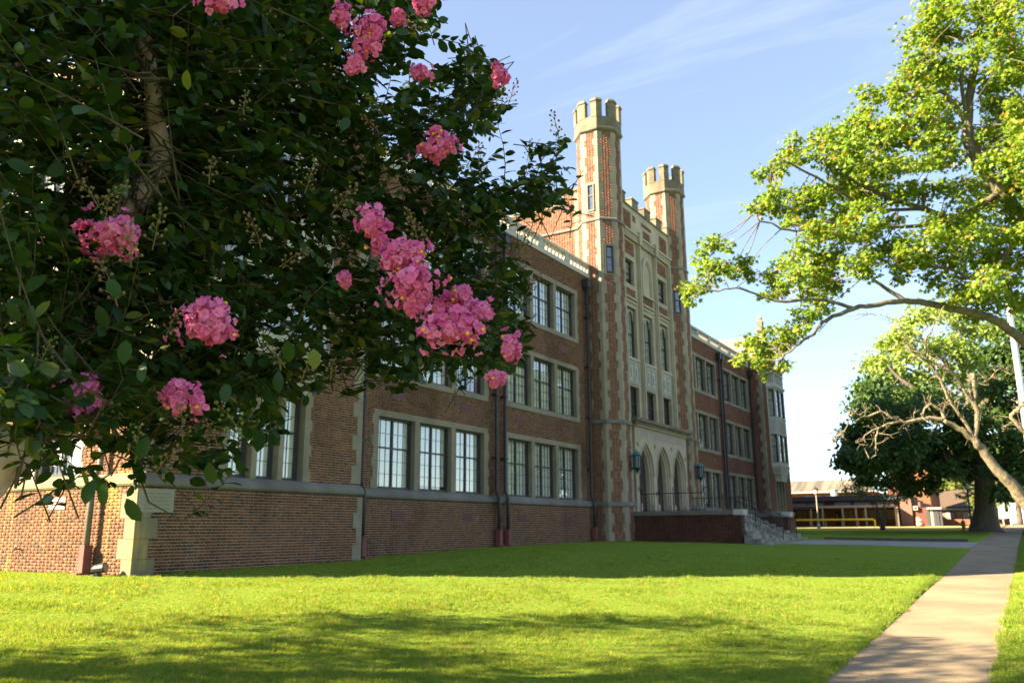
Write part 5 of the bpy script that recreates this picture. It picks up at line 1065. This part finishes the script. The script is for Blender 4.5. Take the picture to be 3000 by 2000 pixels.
# gym behind
Y1 = 128.0; gym = thing('gymnasium', 'long hall with weathered grey roof rising behind the annex', 'building', (ax(1900, 1150, Y1), Y1, G(-20, Y1)))
B().box(ax(tox(-200), 1140, Y1), ax(tox(1500), 1140, Y1), Y1, Y1+25, gA, az(toy(345), 1950, Y1)).build('wall', M_ORB, gym)
r = B(); x0, x1_, z0, z1 = ax(tox(-200), 1140, Y1), ax(tox(1500), 1140, Y1), az(toy(348), 1950, Y1), az(toy(160), 1950, Y1+4)
r.hexa([(x0,Y1-.6,z0-.1),(x1_,Y1-.6,z0-.1),(x1_,Y1+4,z1),(x0,Y1+4,z1),(x0,Y1-.6,z0+.15),(x1_,Y1-.6,z0+.15),(x1_,Y1+4,z1+.2),(x0,Y1+4,z1+.2)]); r.box(x0, x1_, Y1+4, Y1+25, z1-.05, z1+.19)
r.build('roof', mat('weathered_roof', (.17,.145,.115), .9, scale=1.2, col2=(.085,.075,.062), stretch=(.7,.05,.05), contrast=(.42,.58)), gym)
B().box(x0, x1_, Y1-.8, Y1-.6, z0-.12, z0+.12).build('gutter', mat('copper_gutter', (.22,.25,.22), .8), gym)
B().box(ax(2040, 1100, Y1), ax(2135, 1100, Y1), Y1-2, Y1+12, gA, az(1040, 2080, Y1)).build('tall_wall', M_ORB, gym)
# church and its low wall
Y2 = 146.0; ch = thing('church_building', 'pinkish brick church with steep brown roof and slit windows beyond the lamp post', 'building', (ax(2180, 1180, Y2), Y2, G(-5, Y2)))
xa, xb = ax(tox2(700), 1180, Y2), ax(tox2(1600), 1180, Y2); zb_, zt_ = az(toy2(880), 2150, Y2), az(toy2(690), 2150, Y2)
M_CH = mat('church_brick', (.27,.155,.10), .9, scale=3, col2=(.23,.13,.085)); B().box(xa, xb, Y2, Y2+16, zb_-1.5, zt_).build('wall', M_CH, ch)
r = B(); zr = az(toy2(375), 2150, Y2+8); r.hexa([(xa-.4,Y2-.5,zt_+.1),(xb+.4,Y2-.5,zt_+.1),(xb+.4,Y2+8,zr),(xa-.4,Y2+8,zr),(xa-.4,Y2-.5,zt_+.35),(xb+.4,Y2-.5,zt_+.35),(xb+.4,Y2+8,zr+.25),(xa-.4,Y2+8,zr+.25)]); r.box(xa, xb, Y2+8, Y2+16, zt_, zr); r.build('roof', mat('brown_roof', (.11,.075,.053), .9, scale=2, col2=(.09,.062,.045)), ch)
B().box(xa-.3, xb+.3, Y2-.55, Y2-.01, zt_-.15, zt_+.09).build('eave', M_LITE, ch)
for u in (975, 1060, 1280, 1360, 1490): q = ax(tox2(u), 1180, Y2); B().box(q-.28, q+.28, Y2-.05, Y2-.01, zb_+.3, zt_-.5).build('slit_window', M_LITE, ch); 
for u in (1180,): q = ax(tox2(u), 1180, Y2); B().box(q-.35, q+.35, Y2-1.2, Y2, zb_-1, zt_-.4).build('buttress', M_CH, ch)
lw_ = B().box(ax(tox2(850), 1190, 112), ax(tox2(2090), 1190, 112), 112, 112.4, gA-.5, az(toy2(870), 2150, 112)); tag(lw_.build('garden_wall', mat('wall_brick', (.20,.085,.05), .9, scale=4, col2=(.165,.07,.043))), 'long low red brick garden wall in front of the church', 'wall')
# ---- lamp posts
def lamp(px_, pyb, pyt, Y, lab, m):
    p = at_y(px_, pyb, Y); x, g = p[0], G(p[0], Y); H = max(3.2, at_y(px_, pyt, Y)[2]-g); o = thing('lamp_post', lab, 'lamp post', (x, Y, g), 'lamp posts on the school lawn')
    MB().lathe((x, Y), [(.16,g-.05),(.15,g+.35),(.075,g+.45),(.055,g+H-.75),(.09,g+H-.7),(.03,g+H-.66)], 10).build('post', m, o)
    MB().lathe((x, Y), [(.10,g+H-.66),(.20,g+H-.60),(.235,g+H-.28),(.2,g+H-.24)], 10).build('lantern_glass', mat('lamp_glass', (.55,.55,.6), .2), o)
    MB().lathe((x, Y), [(.27,g+H-.25),(.25,g+H-.2),(.12,g+H-.08),(.03,g+H-.04),(.02,g+H+.06)], 10).build('lamp_cap', M_IRON, o)
lamp(1881, 1212, 1118, 84, 'pale lamp post on the dry grass before the annex', M_POST); lamp(2233, 1215, 1101, 70, 'slender black lamp post beside the hydrant near the oak', M_IRON); lamp(1816, 1205, 1096, 80, 'dark lamp post half hidden by the end of the school', M_IRON)
# hydrant
p = at_y(2214, 1215, 68); hx, hy = p[0], 68.0; hg = G(hx, hy); M_HY = mat('hydrant_paint', (.30,.22,.05), .6); hyd = thing('fire_hydrant', 'dull yellow fire hydrant in the shade beside the lamp post', 'hydrant', (hx, hy, hg))
MB().lathe((hx, hy), [(.17,hg-.05),(.17,hg+.06),(.12,hg+.08),(.12,hg+.52),(.16,hg+.54),(.16,hg+.6)], 12).build('barrel', M_HY, hyd); MB().lathe((hx, hy), [(.15,hg+.6),(.13,hg+.7),(.06,hg+.76),(.03,hg+.77),(.03,hg+.84)], 12).build('bonnet', M_HY, hyd)
for sg in (-1, 1): MB().tube([(hx+sg*.08, hy, hg+.42), (hx+sg*.22, hy, hg+.42)], .06, 8).build('nozzle', M_HY, hyd)
MB().tube([(hx, hy-.08, hg+.38), (hx, hy-.24, hg+.38)], .08, 8).build('nozzle', M_HY, hyd)
# yellow barrier rail, traffic drum
M_YR = mat('yellow_paint', (.70,.45,.02), .6); Yb = 99.0; gb = G(-15, Yb); x0, x1_ = ax(tox(-100), 1190, Yb), ax(tox(1540), 1190, Yb); zr = az(toy(830), 1950, Yb)
rl = thing('barrier_rail', 'long yellow pipe barrier along the annex walkway', 'barrier', (x1_, Yb, gb)); MB().tube([(x0, Yb, zr), (x1_-.15, Yb, zr), (x1_, Yb, zr-.1), (x1_, Yb, gb-.1)], .11, 8).build('rail', M_YR, rl)
for k in range(6): q = x0+(x1_-x0)*k/6; MB().tube([(q, Yb, gb-.1), (q, Yb, zr)], .06, 6).build('post', M_POST, rl)
p = at_y(2112, 1205, 96); dx, dg = p[0], G(p[0], 96); dr = thing('traffic_drum', 'orange and white striped traffic drum against the annex wall', 'traffic drum', (dx, 96, dg)); M_OR = mat('drum_orange', (.75,.16,.04), .5); M_WH = mat('drum_white', (.75,.72,.68), .5)
for k in range(5): MB().lathe((dx, 96), [(.30-.012*k, dg+.2*k), (.30-.012*(k+1), dg+.2*(k+1)-.005)], 12).build('band', M_OR if k % 2 == 0 else M_WH, dr)
MB().box(dx-.4, dx+.4, 95.6, 96.4, dg-.03, dg+.06).build('base', M_IRON, dr)
# white board sign, street pole, overhead wire
p = at_y(tox2(2030), toy2(800), 108); sg_o = thing('sign_board', 'white blank-looking sign board on posts past the oak trunk', 'sign', (p[0], 108, G(p[0], 108))); MB().box(p[0]-.5, p[0]+.5, 107.9, 108.0, p[2]-.3, p[2]+.4).build('board', M_LITE, sg_o)
for s in (-.35, .35): MB().box(p[0]+s-.06, p[0]+s+.06, 108.0, 108.12, G(p[0], 108)-.1, p[2]+.5).build('post', M_LITE, sg_o)
p = 28.5*ray(2985, 1100); g = G(p[0], p[1]); pl = thing('street_pole', 'plain white metal pole rising behind the bright maple limb', 'pole', (p[0], p[1], g)); MB().lathe((p[0], p[1]), [(.13,g-.1),(.12,g+3),(.09,g+9)], 12).build('shaft', mat('galvanised', (.60,.60,.62), .35, metal=.6), pl); MB().lathe((p[0], p[1]), [(.22,g-.05),(.22,g+.08),(.14,g+.1)], 12).build('base', M_IRON, pl)
wp = [at_y(1780, 988, 95), at_y(1960, 995, 95), at_y(2300, 1000, 95)]; tag(MB().tube([tuple(q) for q in wp], .018, 4).build('overhead_wire', M_IRON), 'thin overhead wire crossing the sky right of the school', 'wire')
# ================================================================ grass blades
def tuft(seed, h, n=13):
    r = np.random.default_rng(seed); V, F = [], []
    for i in range(n):
        a = r.random()*6.283; c = np.array([r.normal()*.028, r.normal()*.028, -.005]); l = h*r.uniform(.55, 1.15); w_ = .0028*r.uniform(.8, 1.5); d = np.array([math.cos(a), math.sin(a), 0]); s = np.array([-d[1], d[0], 0]); k = len(V); t = r.uniform(.2, .8)
        V += [c-s*w_, c+s*w_, c+d*l*t*.3+np.array([0,0,l*.6])-s*w_*.8, c+d*l*t*.3+np.array([0,0,l*.6])+s*w_*.8, c+d*l*t+np.array([0,0,l*.95])]; F += [(k,k+1,k+3,k+2),(k+2,k+3,k+4)]
    me = bpy.data.meshes.new('grass_tuft'); me.from_pydata([tuple(v) for v in V], [], F); me.materials.append(M_GR); return bpy.data.objects.new('grass_tuft', me)
M_GR = leaf_mat('grass_blade', (.125,.21,.024), (.24,.31,.045), (1.6,1.4,.5), .48, .08, .5, (.34,.28,.09))
tcol = bpy.data.collections.new('tufts')
for k in range(4): tcol.objects.link(tuft(k, .05+.008*k))
n = 260000; th = RNG.uniform(R(-37), R(37), n); dmin, dmax = 4.2, 30.0; dd = 1/(1/dmin+(1/dmax-1/dmin)*RNG.random(n)); hd = np.array([-math.sin(YAW), math.cos(YAW)]); hr = np.array([math.cos(YAW), math.sin(YAW)])
px_ = dd*(np.cos(th)*hd[0]+np.sin(th)*hr[0]); py_ = dd*(np.cos(th)*hd[1]+np.sin(th)*hr[1])
ok = (((px_ < SWL+.02) & (px_ > -15.9) & ~((px_ > WK[0]-.1) & (py_ > WK[2]) & (py_ < WK[3]))) | ((px_ > SWR-.03) & (px_ < 2.1)) | ((py_ < 10.75) & (px_ < -15.9) & (px_ > -30))) & ~((px_ > -16.6) & (px_ < -10.4) & (py_ > 35) & (py_ < 46))
px_, py_ = px_[ok], py_[ok]; pz_ = gz(px_, py_)+np.where((px_ < -2.2) & (px_ > -15.5), .018*np.sin(px_*.9+py_*.35)+.015*np.sin(py_*.8-px_*.5), 0)
# turf sprouting in two old sidewalk joints
me = bpy.data.meshes.new('grass'); me.vertices.add(len(px_)); me.vertices.foreach_set('co', np.stack([px_, py_, pz_], -1).astype(np.float32).ravel()); me.update()
clump = .75+.5*np.sin(px_*2.1+np.sin(py_*1.3)*2)*np.sin(py_*1.7+px_*.6); me.attributes.new('sc', 'FLOAT', 'POINT').data.foreach_set('value', (clump.clip(.45, 1.5)*RNG.uniform(.6, 1.15, len(px_))*np.where(px_ > SWR-.1, 1.35, 1)).astype(np.float32)); me.attributes.new('rz', 'FLOAT', 'POINT').data.foreach_set('value', RNG.uniform(0, 6.28, len(px_)).astype(np.float32))
go = bpy.data.objects.new('grass', me); COL.objects.link(go); tag(go, 'short mown grass blades covering the near lawn and verge', 'grass', kind='stuff')
ng = bpy.data.node_groups.new('grass_scatter', 'GeometryNodeTree'); ng.interface.new_socket('Geometry', in_out='INPUT', socket_type='NodeSocketGeometry'); ng.interface.new_socket('Geometry', in_out='OUTPUT', socket_type='NodeSocketGeometry')
gn = lambda t: ng.nodes.new(t); gi, gout = gn('NodeGroupInput'), gn('NodeGroupOutput'); m2p = gn('GeometryNodeMeshToPoints'); iop = gn('GeometryNodeInstanceOnPoints'); ci = gn('GeometryNodeCollectionInfo'); ci.inputs[0].default_value = tcol; ci.inputs['Separate Children'].default_value = True; ci.inputs['Reset Children'].default_value = True
a1, a2 = gn('GeometryNodeInputNamedAttribute'), gn('GeometryNodeInputNamedAttribute'); a1.data_type = a2.data_type = 'FLOAT'; a1.inputs[0].default_value = 'sc'; a2.inputs[0].default_value = 'rz'; cx_ = gn('ShaderNodeCombineXYZ'); l_ = ng.links.new
l_(gi.outputs[0], m2p.inputs[0]); l_(m2p.outputs[0], iop.inputs['Points']); l_(ci.outputs[0], iop.inputs['Instance']); iop.inputs['Pick Instance'].default_value = True; l_(a1.outputs[0], iop.inputs['Scale']); l_(a2.outputs[0], cx_.inputs[2]); l_(cx_.outputs[0], iop.inputs['Rotation']); l_(iop.outputs[0], gout.inputs[0])
go.modifiers.new('scatter', 'NODES').node_group = ng

# a few fallen leaves on the grass and the walk
n = 170; fx = RNG.uniform(-11, 1.2, n); fy = RNG.uniform(6, 26, n); fz = gz(fx, fy)+np.where((fx > SWL) & (fx < SWR), -.004, .045); nr_ = norm(np.stack([RNG.normal(size=n)*.25, RNG.normal(size=n)*.25, np.ones(n)], -1)); xd_ = rnd_unit(n); xd_[:, 2] *= .1
fl_leaves = leaf_cloud('fallen_leaves', OV, np.stack([fx, fy, fz], -1), xd_, nr_, RNG.uniform(.035, .075, n), leaf_mat('dry_leaf', (.20,.11,.04), (.34,.22,.07), (1,.9,.5), .2, .05), None); tag(fl_leaves, 'scattered dry brown leaves on the lawn and sidewalk', 'leaves', kind='stuff')
